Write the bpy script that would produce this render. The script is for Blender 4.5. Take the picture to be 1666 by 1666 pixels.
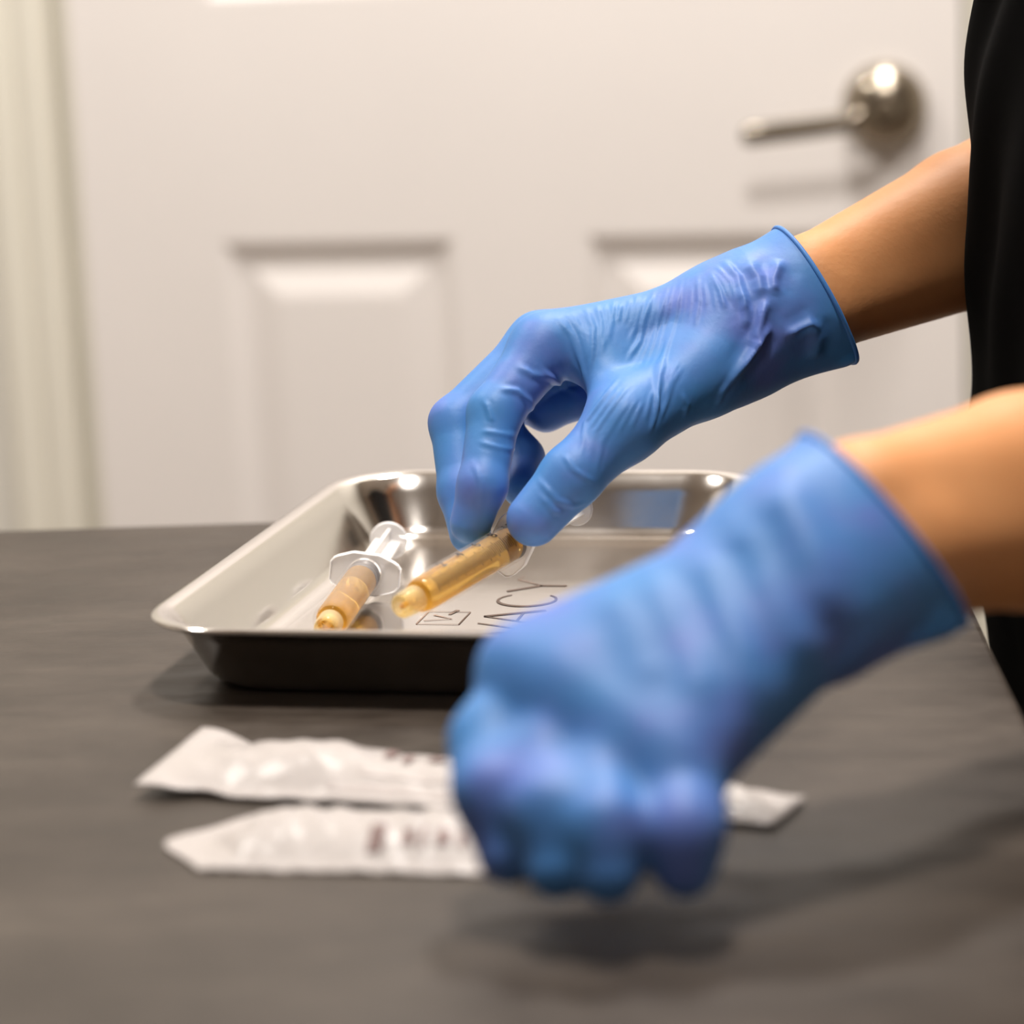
import bpy, bmesh, math, random
import numpy as np
from mathutils import Vector, Matrix

random.seed(7)
rng = np.random.default_rng(7)
for o in list(bpy.data.objects):
    bpy.data.objects.remove(o, do_unlink=True)
scene = bpy.context.scene
COL = scene.collection

# ------------------------------------------------------------------ camera
PITCH, ROLL = math.radians(11.84), math.radians(-2.54)
cam_data = bpy.data.cameras.new('camera')
cam = bpy.data.objects.new('camera', cam_data)
COL.objects.link(cam)
_F = Vector((0, math.cos(PITCH), -math.sin(PITCH)))
_U = Vector((0, math.sin(PITCH), math.cos(PITCH)))
_R = Vector((1, 0, 0))
_R2 = math.cos(ROLL) * _R + math.sin(ROLL) * _U
_U2 = -math.sin(ROLL) * _R + math.cos(ROLL) * _U
cam.matrix_world = Matrix(((_R2.x, _U2.x, -_F.x, 0), (_R2.y, _U2.y, -_F.y, 0), (_R2.z, _U2.z, -_F.z, 1.10), (0, 0, 0, 1)))
cam_data.sensor_width = 36.0
cam_data.lens = 4400.0 / 1666.0 * 36.0
cam_data.clip_start = 0.05
cam_data.dof.use_dof = True
cam_data.dof.focus_distance = 1.15
cam_data.dof.aperture_fstop = 5.0
scene.camera = cam

# ------------------------------------------------------------------ world, lights, exposure
world = bpy.data.worlds.new('world')
scene.world = world
world.use_nodes = True
world.node_tree.nodes['Background'].inputs[0].default_value = (0.9, 0.93, 1.0, 1)
world.node_tree.nodes['Background'].inputs[1].default_value = 0.02
scene.view_settings.view_transform = 'Standard'
scene.view_settings.look = 'None'
scene.view_settings.exposure = 0.07
scene.view_settings.gamma = 1.0
scene.view_settings.use_curve_mapping = False
scene.cycles.max_bounces = 9
scene.cycles.transparent_max_bounces = 16

def area_light(name, loc, size, energy, color, size_y=None):
    l = bpy.data.lights.new(name, 'AREA')
    l.energy = energy; l.color = color; l.size = size
    if size_y:
        l.shape = 'RECTANGLE'; l.size_y = size_y
    else:
        l.shape = 'DISK'
    ob = bpy.data.objects.new(name, l); ob.location = loc
    COL.objects.link(ob)
    return ob
area_light('ceiling_downlight_rear', (0.25, 1.95, 2.49), 0.24, 31, (1.0, 0.945, 0.89))
area_light('ceiling_downlight_centre', (0.02, 0.82, 2.49), 0.24, 31, (1.0, 0.945, 0.89))
area_light('ceiling_downlight_left', (-0.95, 1.75, 2.49), 0.24, 20, (1.0, 0.95, 0.89))
area_light('front_fill_light', (-0.45, -0.60, 2.49), 0.24, 5, (1.0, 0.94, 0.87))  # unseen fill lamp, added to lift the near hand, arm and door front

# ------------------------------------------------------------------ materials
def nt(name):
    m = bpy.data.materials.new(name); m.use_nodes = True
    b = m.node_tree.nodes['Principled BSDF']
    return m, m.node_tree, b
def setp(b, **k):
    names = dict(color='Base Color', rough='Roughness', metal='Metallic', ior='IOR', trans='Transmission Weight', sss='Subsurface Weight',
                 ssr='Subsurface Radius', sscale='Subsurface Scale', coat='Coat Weight', coatr='Coat Roughness', spec='Specular IOR Level', alpha='Alpha', sheen='Sheen Weight')
    for a, v in k.items():
        if a == 'color' and len(v) == 3: v = (*v, 1)
        b.inputs[names[a]].default_value = v
def noise_node(t, scale, detail=4, rough=.5, coord='Object', vec=None, stretch=None):
    n = t.nodes.new('ShaderNodeTexNoise'); n.inputs['Scale'].default_value = scale
    n.inputs['Detail'].default_value = detail; n.inputs['Roughness'].default_value = rough
    tc = t.nodes.new('ShaderNodeTexCoord')
    src = tc.outputs[coord]
    if stretch:
        mp = t.nodes.new('ShaderNodeMapping'); mp.inputs['Scale'].default_value = stretch
        t.links.new(src, mp.inputs['Vector']); src = mp.outputs['Vector']
    t.links.new(src, n.inputs['Vector'])
    return n
def ramp(t, fac, stops):
    r = t.nodes.new('ShaderNodeValToRGB')
    e = r.color_ramp.elements
    while len(e) < len(stops): e.new(.5)
    for q, (p, c) in zip(e, stops):
        q.position = p; q.color = (*c, 1)
    t.links.new(fac, r.inputs['Fac'])
    return r
def bump(t, b, height, strength, dist):
    n = t.nodes.new('ShaderNodeBump'); n.inputs['Strength'].default_value = strength; n.inputs['Distance'].default_value = dist
    t.links.new(height, n.inputs['Height']); t.links.new(n.outputs['Normal'], b.inputs['Normal'])
    return n
def plain(name, color, rough=.5, var=.06, scale=30, **k):
    m, t, b = nt(name); setp(b, rough=rough, **k)
    n = noise_node(t, scale)
    lo = tuple(max(0, c * (1 - var)) for c in color); hi = tuple(min(1, c * (1 + var)) for c in color)
    r = ramp(t, n.outputs['Fac'], [(.3, lo), (.7, hi)])
    t.links.new(r.outputs['Color'], b.inputs['Base Color'])
    return m

M = {}
M['door'] = plain('door_paint', (.80, .76, .735), .42, .012, 6)
M['trim'] = plain('trim_paint', (.74, .71, .62), .45, .015, 6)
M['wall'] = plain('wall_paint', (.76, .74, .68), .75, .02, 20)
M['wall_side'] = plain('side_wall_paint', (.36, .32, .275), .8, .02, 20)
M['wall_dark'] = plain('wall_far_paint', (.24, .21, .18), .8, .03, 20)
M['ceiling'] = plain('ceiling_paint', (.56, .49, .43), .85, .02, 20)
M['floor'] = plain('floor_vinyl', (.20, .155, .12), .5, .15, 8)
M['nickel'] = plain('satin_nickel', (.34, .295, .235), .24, .03, 40, metal=1.0)
M['black'] = plain('black_knit', (.0013, .0012, .0012), 1.0, .2, 300, spec=.03)
M['shoe'] = plain('black_leather', (.01, .01, .01), .5, .2, 60)
M['hair'] = plain('dark_hair', (.010, .007, .005), .8, .3, 200, spec=.15)
M['eye'] = plain('eye_white', (.75, .72, .68), .3, .02, 60)
M['leg'] = plain('powder_coated_steel', (.05, .048, .045), .5, .1, 60)
M['print'] = plain('etched_print', (.25, .155, .105), .6, .1, 80)
M['ink'] = plain('black_ink', (.02, .015, .012), .5, .1, 80)
M['pouch_ink'] = plain('pouch_ink', (.17, .105, .095), .6, .1, 80)
M['rubber'] = plain('grey_rubber', (.10, .088, .085), .42, .08, 120)

# tabletop: mottled slate-look laminate
m, t, b = nt('slate_laminate'); setp(b, spec=.22)
n1 = noise_node(t, 9, 8, .62, stretch=(1, 1.6, 1)); n2 = noise_node(t, 60, 6, .6, stretch=(.6, 1.4, 1))
mx = t.nodes.new('ShaderNodeMix'); mx.data_type = 'FLOAT'; mx.inputs[0].default_value = .42
t.links.new(n1.outputs['Fac'], mx.inputs[2]); t.links.new(n2.outputs['Fac'], mx.inputs[3])
r = ramp(t, mx.outputs[0], [(.30, (.023, .0170, .0128)), (.46, (.040, .0305, .0235)), (.56, (.054, .042, .033)), (.72, (.080, .064, .050))])
t.links.new(r.outputs['Color'], b.inputs['Base Color'])
rr = ramp(t, n2.outputs['Fac'], [(.3, (.40,) * 3), (.7, (.56,) * 3)])
t.links.new(rr.outputs['Color'], b.inputs['Roughness'])
bump(t, b, mx.outputs[0], .35, .0012)
M['table'] = m

# stainless steel
m, t, b = nt('stainless_steel'); setp(b, metal=1.0, color=(.70, .665, .63), rough=.15)
n = noise_node(t, 14, 5, .6); r = ramp(t, n.outputs['Fac'], [(.3, (.11,) * 3), (.75, (.20,) * 3)])
t.links.new(r.outputs['Color'], b.inputs['Roughness'])
n = noise_node(t, 22, 3, .5); bump(t, b, n.outputs['Fac'], .10, .001)
M['steel'] = m

# nitrile glove: the film looks bluer where loose, more violet where stretched over skin
m, t, b = nt('blue_nitrile'); setp(b, rough=.52, spec=.34, sss=.08, ssr=(.002, .004, .010), sscale=1.0)
n = noise_node(t, 26, 3, .5); n2 = noise_node(t, 190, 4, .6, stretch=(1, 1, .55))
r = ramp(t, n.outputs['Fac'], [(.34, (.050, .195, .490)), (.52, (.064, .188, .500)), (.68, (.100, .165, .500))])
t.links.new(r.outputs['Color'], b.inputs['Base Color'])
bump(t, b, n2.outputs['Fac'], .18, .0010)
M['glove'] = m

# skin
m, t, b = nt('skin'); setp(b, rough=.55, spec=.25, sss=.12, ssr=(.012, .005, .003), sscale=1.0)
n = noise_node(t, 18, 5, .6); r = ramp(t, n.outputs['Fac'], [(.3, (.57, .25, .098)), (.7, (.66, .31, .130))])
t.links.new(r.outputs['Color'], b.inputs['Base Color'])
n2 = noise_node(t, 420, 3, .6); bump(t, b, n2.outputs['Fac'], .22, .0006)
M['skin'] = m

# clear moulded plastics and the amber liquid
def clear_mat(name, tint, body, body_fac, rough=.12, face=.5):
    m, t, b = nt(name)
    setp(b, color=body, rough=rough, ior=1.45)
    tr = t.nodes.new('ShaderNodeBsdfTransparent'); tr.inputs[0].default_value = (*tint, 1)
    lw = t.nodes.new('ShaderNodeLayerWeight'); lw.inputs[0].default_value = .35
    ma = t.nodes.new('ShaderNodeMath'); ma.operation = 'MULTIPLY_ADD'; ma.use_clamp = True
    ma.inputs[1].default_value = face; ma.inputs[2].default_value = body_fac
    t.links.new(lw.outputs['Facing'], ma.inputs[0])
    nz = noise_node(t, 60, 2)
    ms = t.nodes.new('ShaderNodeMixShader')
    t.links.new(ma.outputs[0], ms.inputs[0]); t.links.new(tr.outputs[0], ms.inputs[1]); t.links.new(b.outputs[0], ms.inputs[2])
    t.links.new(ms.outputs[0], t.nodes['Material Output'].inputs['Surface'])
    rp = ramp(t, nz.outputs['Fac'], [(.3, tuple(c * .97 for c in body)), (.7, body)])
    t.links.new(rp.outputs['Color'], b.inputs['Base Color'])
    return m
M['barrel'] = clear_mat('clear_polypropylene', (.97, .96, .95), (.86, .83, .82), .012, .08, .13)
M['frosted'] = clear_mat('frosted_polypropylene', (.95, .94, .94), (.88, .86, .85), .68, .25)
M['nozzle'] = clear_mat('amber_tinted_plastic', (.98, .90, .66), (.88, .76, .46), .11, .2)
M['rod'] = clear_mat('white_translucent_plastic', (.95, .94, .92), (.90, .87, .84), .62, .3)
m, t, b = nt('amber_liquid'); setp(b, rough=.03, trans=1.0, ior=1.20)
n = noise_node(t, 50, 2); r = ramp(t, n.outputs['Fac'], [(.3, (1.0, .70, .15)), (.7, (1.0, .76, .22))])
t.links.new(r.outputs['Color'], b.inputs['Base Color'])
tl = t.nodes.new('ShaderNodeBsdfTranslucent'); df = t.nodes.new('ShaderNodeBsdfDiffuse'); m1 = t.nodes.new('ShaderNodeMixShader'); m2 = t.nodes.new('ShaderNodeMixShader')
tl.inputs[0].default_value = (.98, .60, .06, 1); df.inputs[0].default_value = (.94, .54, .04, 1)
m1.inputs[0].default_value = .5; m2.inputs[0].default_value = .24
t.links.new(tl.outputs[0], m1.inputs[1]); t.links.new(df.outputs[0], m1.inputs[2])
t.links.new(b.outputs[0], m2.inputs[1]); t.links.new(m1.outputs[0], m2.inputs[2])
t.links.new(m2.outputs[0], t.nodes['Material Output'].inputs['Surface'])
M['amber'] = m
M['paper'] = plain('pouch_paper', (.54, .492, .47), .62, .03, 40)
m, t, b = nt('pouch_film'); setp(b, color=(.56, .515, .49), rough=.3, ior=1.45)
tr = t.nodes.new('ShaderNodeBsdfTransparent'); ms = t.nodes.new('ShaderNodeMixShader'); ms.inputs[0].default_value = .62
nz = noise_node(t, 90, 4); bump(t, b, nz.outputs['Fac'], .5, .002)
t.links.new(tr.outputs[0], ms.inputs[1]); t.links.new(b.outputs[0], ms.inputs[2])
t.links.new(ms.outputs[0], t.nodes['Material Output'].inputs['Surface'])
M['film'] = m

# ------------------------------------------------------------------ helpers
def link(name, me, mat=None, parent=None, smooth=False):
    ob = bpy.data.objects.new(name, me)
    COL.objects.link(ob)
    if mat is not None:
        me.materials.clear(); me.materials.append(M[mat] if isinstance(mat, str) else mat)
    if parent is not None: ob.parent = parent
    if smooth:
        me.polygons.foreach_set('use_smooth', [True] * len(me.polygons))
    return ob
def from_bm(name, bm, mat, parent=None, smooth=False):
    bmesh.ops.recalc_face_normals(bm, faces=bm.faces)
    me = bpy.data.meshes.new(name); bm.to_mesh(me); bm.free()
    return link(name, me, mat, parent, smooth)
def from_py(name, v, f, mat, parent=None, smooth=False):
    me = bpy.data.meshes.new(name); me.from_pydata([tuple(map(float, p)) for p in v], [], f); me.update()
    return link(name, me, mat, parent, smooth)
def empty(name, loc=(0, 0, 0), rz=0.0):
    ob = bpy.data.objects.new(name, None); COL.objects.link(ob)
    ob.location = loc; ob.rotation_euler = (0, 0, rz); ob.empty_display_size = .05
    return ob
def tag(o, label=None, cat=None, group=None, kind=None):
    if label: o['label'] = label
    if cat: o['category'] = cat
    if group: o['group'] = group
    if kind: o['kind'] = kind
    return o
def add_box(bm, x0, x1, y0, y1, z0, z1, bev=0.0):
    g = bmesh.ops.create_cube(bm, size=1.0)
    vs = g['verts']
    for v in vs:
        v.co = Vector(((x0 + x1) / 2 + v.co.x * (x1 - x0), (y0 + y1) / 2 + v.co.y * (y1 - y0), (z0 + z1) / 2 + v.co.z * (z1 - z0)))
    if bev > 0:
        es = list({e for v in vs for e in v.link_edges})
        bmesh.ops.bevel(bm, geom=es, offset=bev, segments=2, affect='EDGES', profile=.6)
def box(name, x0, x1, y0, y1, z0, z1, mat, parent=None, bev=0.0):
    bm = bmesh.new(); add_box(bm, x0, x1, y0, y1, z0, z1, bev)
    return from_bm(name, bm, mat, parent)
def loft(loops, closed_u=True, cap0=False, cap1=False):
    n = len(loops[0]); v = [p for l in loops for p in l]; f = []
    for i in range(len(loops) - 1):
        for j in range(n if closed_u else n - 1):
            k = (j + 1) % n
            f.append((i * n + j, i * n + k, (i + 1) * n + k, (i + 1) * n + j))
    if cap0: f.append(tuple(range(n - 1, -1, -1)))
    if cap1: f.append(tuple(range((len(loops) - 1) * n, len(loops) * n)))
    return v, f
def lathe(name, prof, mat, parent=None, seg=40, axis='z', cap=True, smooth=True):
    loops = []
    for r_, z_ in prof:
        l = []
        for i in range(seg):
            a = 2 * math.pi * i / seg
            c, s = r_ * math.cos(a), r_ * math.sin(a)
            l.append((c, s, z_) if axis == 'z' else (c, -z_, s))
        loops.append(l)
    v, f = loft(loops, True, cap, cap)
    bm = bmesh.new(); vv = [bm.verts.new(p) for p in v]
    for q in f: bm.faces.new([vv[i] for i in q])
    ob = from_bm(name, bm, mat, parent, smooth)
    if smooth: sharp(ob, 40)
    return ob
def sharp(ob, deg):
    me = ob.data
    bm = bmesh.new(); bm.from_mesh(me)
    for e in bm.edges:
        if len(e.link_faces) == 2 and e.calc_face_angle(0) > math.radians(deg): e.smooth = False
    bm.to_mesh(me); bm.free()

# ---- signed-distance modelling for bodies, hands and clothes
def rc(p, a, b, ra, rb):
    ba = b - a; L = float(ba @ ba) + 1e-12
    pa = p - a
    t = np.clip((pa @ ba) / L, 0, 1)
    d = pa - t[..., None] * ba
    return np.sqrt((d * d).sum(-1)) - (ra + t * (rb - ra))
def smin(a, b, k):
    h = np.clip(.5 + .5 * (b - a) / k, 0, 1)
    return b + (a - b) * h - k * h * (1 - h)
def surface_net(sdf, lo, hi, h):
    lo = np.array(lo, np.float32); hi = np.array(hi, np.float32)
    n = np.ceil((hi - lo) / h).astype(int) + 1
    # coarse pass, so that only blocks near the surface are sampled finely
    ax = [lo[i] + h * np.arange(n[i], dtype=np.float32) for i in range(3)]
    V = np.full(tuple(n), 1.0, np.float32)
    B = 12
    blocks = []
    for i in range(0, n[0], B):
        for j in range(0, n[1], B):
            for k in range(0, n[2], B):
                blocks.append((i, j, k))
    blocks = np.array(blocks)
    cen = lo + h * (blocks + B / 2).astype(np.float32)
    dc = sdf(cen)
    rad = h * B * .9 + h * 2
    pend = []
    def flush():
        pts = np.concatenate([q[1].reshape(-1, 3) for q in pend]); val = sdf(pts); o_ = 0
        for sl, g in pend:
            m_ = g.shape[0] * g.shape[1] * g.shape[2]
            V[sl] = val[o_:o_ + m_].reshape(g.shape[:3]); o_ += m_
        pend.clear()
    for (i, j, k), d in zip(blocks, dc):
        sl = np.s_[i:i + B, j:j + B, k:k + B]
        if d > rad: V[sl] = 1.0
        elif d < -rad - .01: V[sl] = -1.0
        else:
            pend.append((sl, np.stack(np.meshgrid(ax[0][i:i + B], ax[1][j:j + B], ax[2][k:k + B], indexing='ij'), -1)))
            if len(pend) >= 40: flush()
    if pend: flush()
    ins = V < 0
    c = np.zeros(tuple(n - 1), np.int8)
    for dx in (0, 1):
        for dy in (0, 1):
            for dz in (0, 1):
                c += ins[dx:n[0] - 1 + dx, dy:n[1] - 1 + dy, dz:n[2] - 1 + dz]
    act = (c > 0) & (c < 8)
    idx = np.argwhere(act)
    vid = np.full(act.shape, -1, np.int64); vid[act] = np.arange(len(idx))
    acc = np.zeros((len(idx), 3)); cnt = np.zeros(len(idx))
    corners = [(x, y, z) for x in (0, 1) for y in (0, 1) for z in (0, 1)]
    for a_ in corners:
        for d_ in range(3):
            if a_[d_]: continue
            b_ = list(a_); b_[d_] = 1
            va = V[idx[:, 0] + a_[0], idx[:, 1] + a_[1], idx[:, 2] + a_[2]].astype(float)
            vb = V[idx[:, 0] + b_[0], idx[:, 1] + b_[1], idx[:, 2] + b_[2]].astype(float)
            mm = (va < 0) != (vb < 0)
            tt = np.where(mm, va / np.where(mm, va - vb, 1), 0)
            pt = np.array(a_, float)[None] + tt[:, None] * (np.array(b_, float) - np.array(a_, float))[None]
            acc[mm] += pt[mm]; cnt[mm] += 1
    P = lo + h * (idx + acc / cnt[:, None])
    faces = []
    for d_ in range(3):
        u_, v_ = (d_ + 1) % 3, (d_ + 2) % 3
        s0 = [slice(None)] * 3; s1 = [slice(None)] * 3
        s0[d_] = slice(0, n[d_] - 1); s1[d_] = slice(1, n[d_])
        ch = np.argwhere(ins[tuple(s0)] != ins[tuple(s1)])
        ok = (ch[:, u_] > 0) & (ch[:, v_] > 0) & (ch[:, u_] < n[u_] - 1) & (ch[:, v_] < n[v_] - 1)
        ch = ch[ok]
        fl = ins[ch[:, 0], ch[:, 1], ch[:, 2]]
        def cell(du, dv):
            q = ch.copy(); q[:, u_] -= du; q[:, v_] -= dv
            return vid[q[:, 0], q[:, 1], q[:, 2]]
        q = np.stack([cell(1, 1), cell(0, 1), cell(0, 0), cell(1, 0)], 1)
        q[~fl] = q[~fl][:, ::-1]
        faces.append(q)
    F = np.concatenate(faces)
    F = F[(F >= 0).all(1)]
    for _ in range(2):           # pull the vertices onto the exact surface
        d = sdf(P.astype(np.float32)).astype(float); e = h * .4
        g = np.stack([sdf((P + np.eye(3)[i] * e).astype(np.float32)) - sdf((P - np.eye(3)[i] * e).astype(np.float32)) for i in range(3)], 1).astype(float)
        g /= np.maximum(np.linalg.norm(g, axis=1), 1e-9)[:, None]
        P = P - g * np.clip(d, -h, h)[:, None] * .9
    return P, F, g
def np_mesh(name, P, F):
    me = bpy.data.meshes.new(name)
    me.vertices.add(len(P)); me.vertices.foreach_set('co', P.astype(np.float32).ravel())
    me.loops.add(F.size); me.loops.foreach_set('vertex_index', F.astype(np.int32).ravel())
    me.polygons.add(len(F)); me.polygons.foreach_set('loop_start', np.arange(0, F.size, 4, dtype=np.int32))
    me.polygons.foreach_set('loop_total', np.full(len(F), 4, np.int32))
    me.update(calc_edges=True); me.validate()
    return me
def V3(q): return np.array(q, np.float32)

# ------------------------------------------------------------------ room
RY = math.radians(-13.0)                       # the room is turned a little against the camera
HANDLE = Vector((0.3395, 2.3694, 0.949))       # centre of the door handle on the door face
# room frame: x along the door wall (0 at the handle), y away from the room, z up from the floor
ROOM = Matrix.Translation((HANDLE.x, HANDLE.y, 0)) @ Matrix.Rotation(RY, 4, 'Z')
def room(ob): ob.matrix_world = ROOM @ ob.matrix_world; return ob
def structure(ob): ob['kind'] = 'structure'; return ob

XL, XR, YB, YF, ZT = -1.75, 1.75, 0.03, -4.6, 2.5
D0, D1, DT = -0.748, 0.066, 2.03               # door leaf
J0, J1 = D0 - .004, D1 + .004                  # jamb faces
bm = bmesh.new()
add_box(bm, XL, J0 - .021, YB - .03, YB + .12, 0, ZT); add_box(bm, J1 + .021, XR, YB - .03, YB + .12, 0, ZT); add_box(bm, J0 - .021, J1 + .021, YB - .03, YB + .12, DT + .035, ZT)
structure(room(from_bm('wall_back', bm, 'wall')))
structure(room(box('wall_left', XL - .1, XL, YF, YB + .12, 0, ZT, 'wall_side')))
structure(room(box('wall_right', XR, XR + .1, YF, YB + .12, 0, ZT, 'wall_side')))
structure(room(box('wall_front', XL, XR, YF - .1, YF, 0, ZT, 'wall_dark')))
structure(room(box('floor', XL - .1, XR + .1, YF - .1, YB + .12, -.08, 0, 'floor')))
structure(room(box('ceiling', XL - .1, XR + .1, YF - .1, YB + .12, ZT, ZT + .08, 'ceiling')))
bm = bmesh.new()
add_box(bm, XL, J0 - .075, -.014, 0, 0, .09, .003); add_box(bm, J1 + .075, XR, -.014, 0, 0, .09, .003)
structure(room(from_bm('baseboard_back', bm, 'trim')))
# casing (moulded profile) and jamb around the opening
def casing_profile(w):   # (distance from the opening, projection)
    return [(0, .012), (0, -.006), (.001, -.010), (.005, -.0135), (.012, -.0145), (.024, -.0145), (.028, -.0115), (.033, -.0115), (.037, -.0165), (.050, -.019), (w - .006, -.019), (w - .001, -.016), (w, 0)]
prof = casing_profile(.062)
loops = []
for (cx, cz, sx, sz) in ((J0 - .018, 0, -1, 0), (J0 - .018, DT + .03, -1, 1), (J1 + .018, DT + .03, 1, 1), (J1 + .018, 0, 1, 0)):
    loops.append([(cx + sx * a, d, cz + sz * a) for a, d in prof])
v, f = loft(loops, False)
structure(room(from_py('trim_1', v, f, 'trim')))
bm = bmesh.new()
add_box(bm, J0 - .022, J0, .014, .11, 0, DT + .016); add_box(bm, J1, J1 + .022, .014, .11, 0, DT + .016); add_box(bm, J0, J1, .014, .11, DT + .016, DT + .036)
add_box(bm, J0, J0 + .0125, .038, .06, 0, DT + .016); add_box(bm, J1 - .0125, J1, .038, .06, 0, DT + .016)
structure(room(from_bm('trim_2', bm, 'trim')))

# six-panel door: the leaf with its openings, and each moulded panel set into it
door = empty('door_1'); structure(door)
PX = [(-.614, -.390), (-.270, -.045)]
PZ = [(.235, .842), (1.062, 1.615), (1.715, 1.915)]
xs = [D0, PX[0][0], PX[0][1], PX[1][0], PX[1][1], D1]; zs = [.008] + [z for p in PZ for z in p] + [DT]
bm = bmesh.new()
gv = {}
def dv(i, k):
    if (i, k) not in gv: gv[i, k] = bm.verts.new((xs[i], 0, zs[k]))
    return gv[i, k]
for i in range(5):
    for k in range(7):
        if i in (1, 3) and k in (1, 3, 5): continue
        bm.faces.new([dv(i, k), dv(i + 1, k), dv(i + 1, k + 1), dv(i, k + 1)])
r_ = bmesh.ops.extrude_face_region(bm, geom=list(bm.faces))
for e in r_['geom']:
    if isinstance(e, bmesh.types.BMVert): e.co.y = .036
leaf = from_bm('door_leaf', bm, 'door', door)
def door_panel(x0, x1, z0, z1):
    prof = [(0, 0), (.003, .0005), (.008, .0035), (.013, .0065), (.018, .0080), (.026, .0080), (.031, .0065), (.050, .0015), (.0535, .001)]
    loops = [[(x0 + a, d, z0 + a), (x1 - a, d, z0 + a), (x1 - a, d, z1 - a), (x0 + a, d, z1 - a)] for a, d in prof]
    v, f = loft(loops, True, False, True)
    bm = bmesh.new(); vv = [bm.verts.new(p) for p in v]
    for q in f: bm.faces.new([vv[i] for i in q])
    back = [bm.verts.new((x, .03, z)) for x, z in ((x0, z0), (x1, z0), (x1, z1), (x0, z1))]
    bm.faces.new(back[::-1])
    for j in range(4): bm.faces.new([vv[j], back[j], back[(j + 1) % 4], vv[(j + 1) % 4]])
    return from_bm('door_panel', bm, 'door', door)
for px_ in PX:
    for pz in PZ: door_panel(*px_, *pz)
# lever handle
hb = lathe('handle_rosette', [(.001, 0), (.0365, 0), (.037, .004), (.0355, .011), (.031, .0185), (.023, .0245), (.013, .028), (.001, .029)], 'nickel', door, 48, 'y')
hb.location = (0, 0, HANDLE.z)
hb['label'] = 'domed round satin nickel rosette'
bm = bmesh.new()
secs = [(.006, -.030, .000, .0085, .0085), (.004, -.045, -.001, .009, .0085), (-.006, -.055, -.004, .0085, .0085), (-.022, -.057, -.009, .0062, .0085), (-.05, -.056, -.0125, .0052, .0088), (-.085, -.055, -.016, .005, .009), (-.112, -.054, -.0185, .0048, .009), (-.118, -.054, -.019, .003, .006)]
loops = []
for k, (x, y, z, ry_, rz_) in enumerate(secs):
    l = []
    for j in range(20):
        a = 2 * math.pi * j / 20
        if k < 2: l.append((x + rz_ * math.cos(a), y, z + rz_ * math.sin(a)))
        elif k == 2: l.append((x + .006 * math.cos(a), y - .006 * math.cos(a) * -1, z + rz_ * math.sin(a)))
        else: l.append((x, y + ry_ * math.cos(a), z + rz_ * math.sin(a)))
    loops.append(l)
v, f = loft(loops, True, True, True)
lv = from_py('handle_lever', v, f, 'nickel', door, True); lv.location = (0, 0, HANDLE.z); lv['label'] = 'straight satin nickel lever'
room(door)

# ------------------------------------------------------------------ work table
TZ = .8195
table = empty('work_table', (0.205, 1.3206, 0), math.radians(-3.5))
tag(table, 'dark slate-look work table under the steel tray and pouches', 'table')
TW, TD = 1.35, .88
box('tabletop', -TW, 0, -TD, 0, TZ - .032, TZ, 'table', table, .0025)
for x in (-TW + .06, -.06):
    for y in (-TD + .06, -.06):
        box('leg', x - .022, x + .022, y - .022, y + .022, 0, TZ - .032, 'leg', table, .003)
for y in (-TD + .05, -.07):
    box('apron', -TW + .082, -.082, y, y + .02, TZ - .10, TZ - .032, 'leg', table)

# ------------------------------------------------------------------ steel tray
TYAW = math.radians(-13.06)
tray = empty('instrument_tray', (-.1509, 1.0054, TZ), TYAW)
tag(tray, 'shallow stainless steel instrument tray holding the syringes', 'tray')
W, D, H, S = .2113, .3135, .0308, .022
def rrect(ins, z, r, n=10):
    x0, x1, y0, y1 = ins, W - ins, ins, D - ins
    pts = []
    for cx, cy, a0 in ((x1 - r, y0 + r, -90), (x1 - r, y1 - r, 0), (x0 + r, y1 - r, 90), (x0 + r, y0 + r, 180)):
        for i in range(n + 1):
            a = math.radians(a0 + 90 * i / n)
            pts.append((cx + r * math.cos(a), cy + r * math.sin(a), z))
    return pts
R0 = .038
prof = [(S + .012, 0, .020), (S + .004, .0002, .024), (S, .0016, .026), (S - .0035, .0055, .028), (.010, .022, .034), (.0055, H - .0035, .0365),
        (.0022, H - .0030, R0), (.0006, H - .0022, R0), (0, H - .0010, R0), (.0006, H - .0002, R0), (.0020, H, R0), (.0048, H - .0004, .0365), (.0066, H - .0018, .036),
        (.0112, .0222, .034), (S - .0022, .0066, .028), (S + .0010, .0032, .026), (S + .0050, .0016, .024), (S + .010, .00121, .022), (S + .0125, .0012, .020), (S + .015, .0012, .019), (S + .019, .0012, .018)]
v, f = loft([rrect(*q) for q in prof], True, True, True)
tb = from_py('tray_body', v, f, 'steel', tray, True)
bm = bmesh.new(); bm.from_mesh(tb.data); bmesh.ops.recalc_face_normals(bm, faces=bm.faces); bm.to_mesh(tb.data); bm.free()
sharp(tb, 55)

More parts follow.
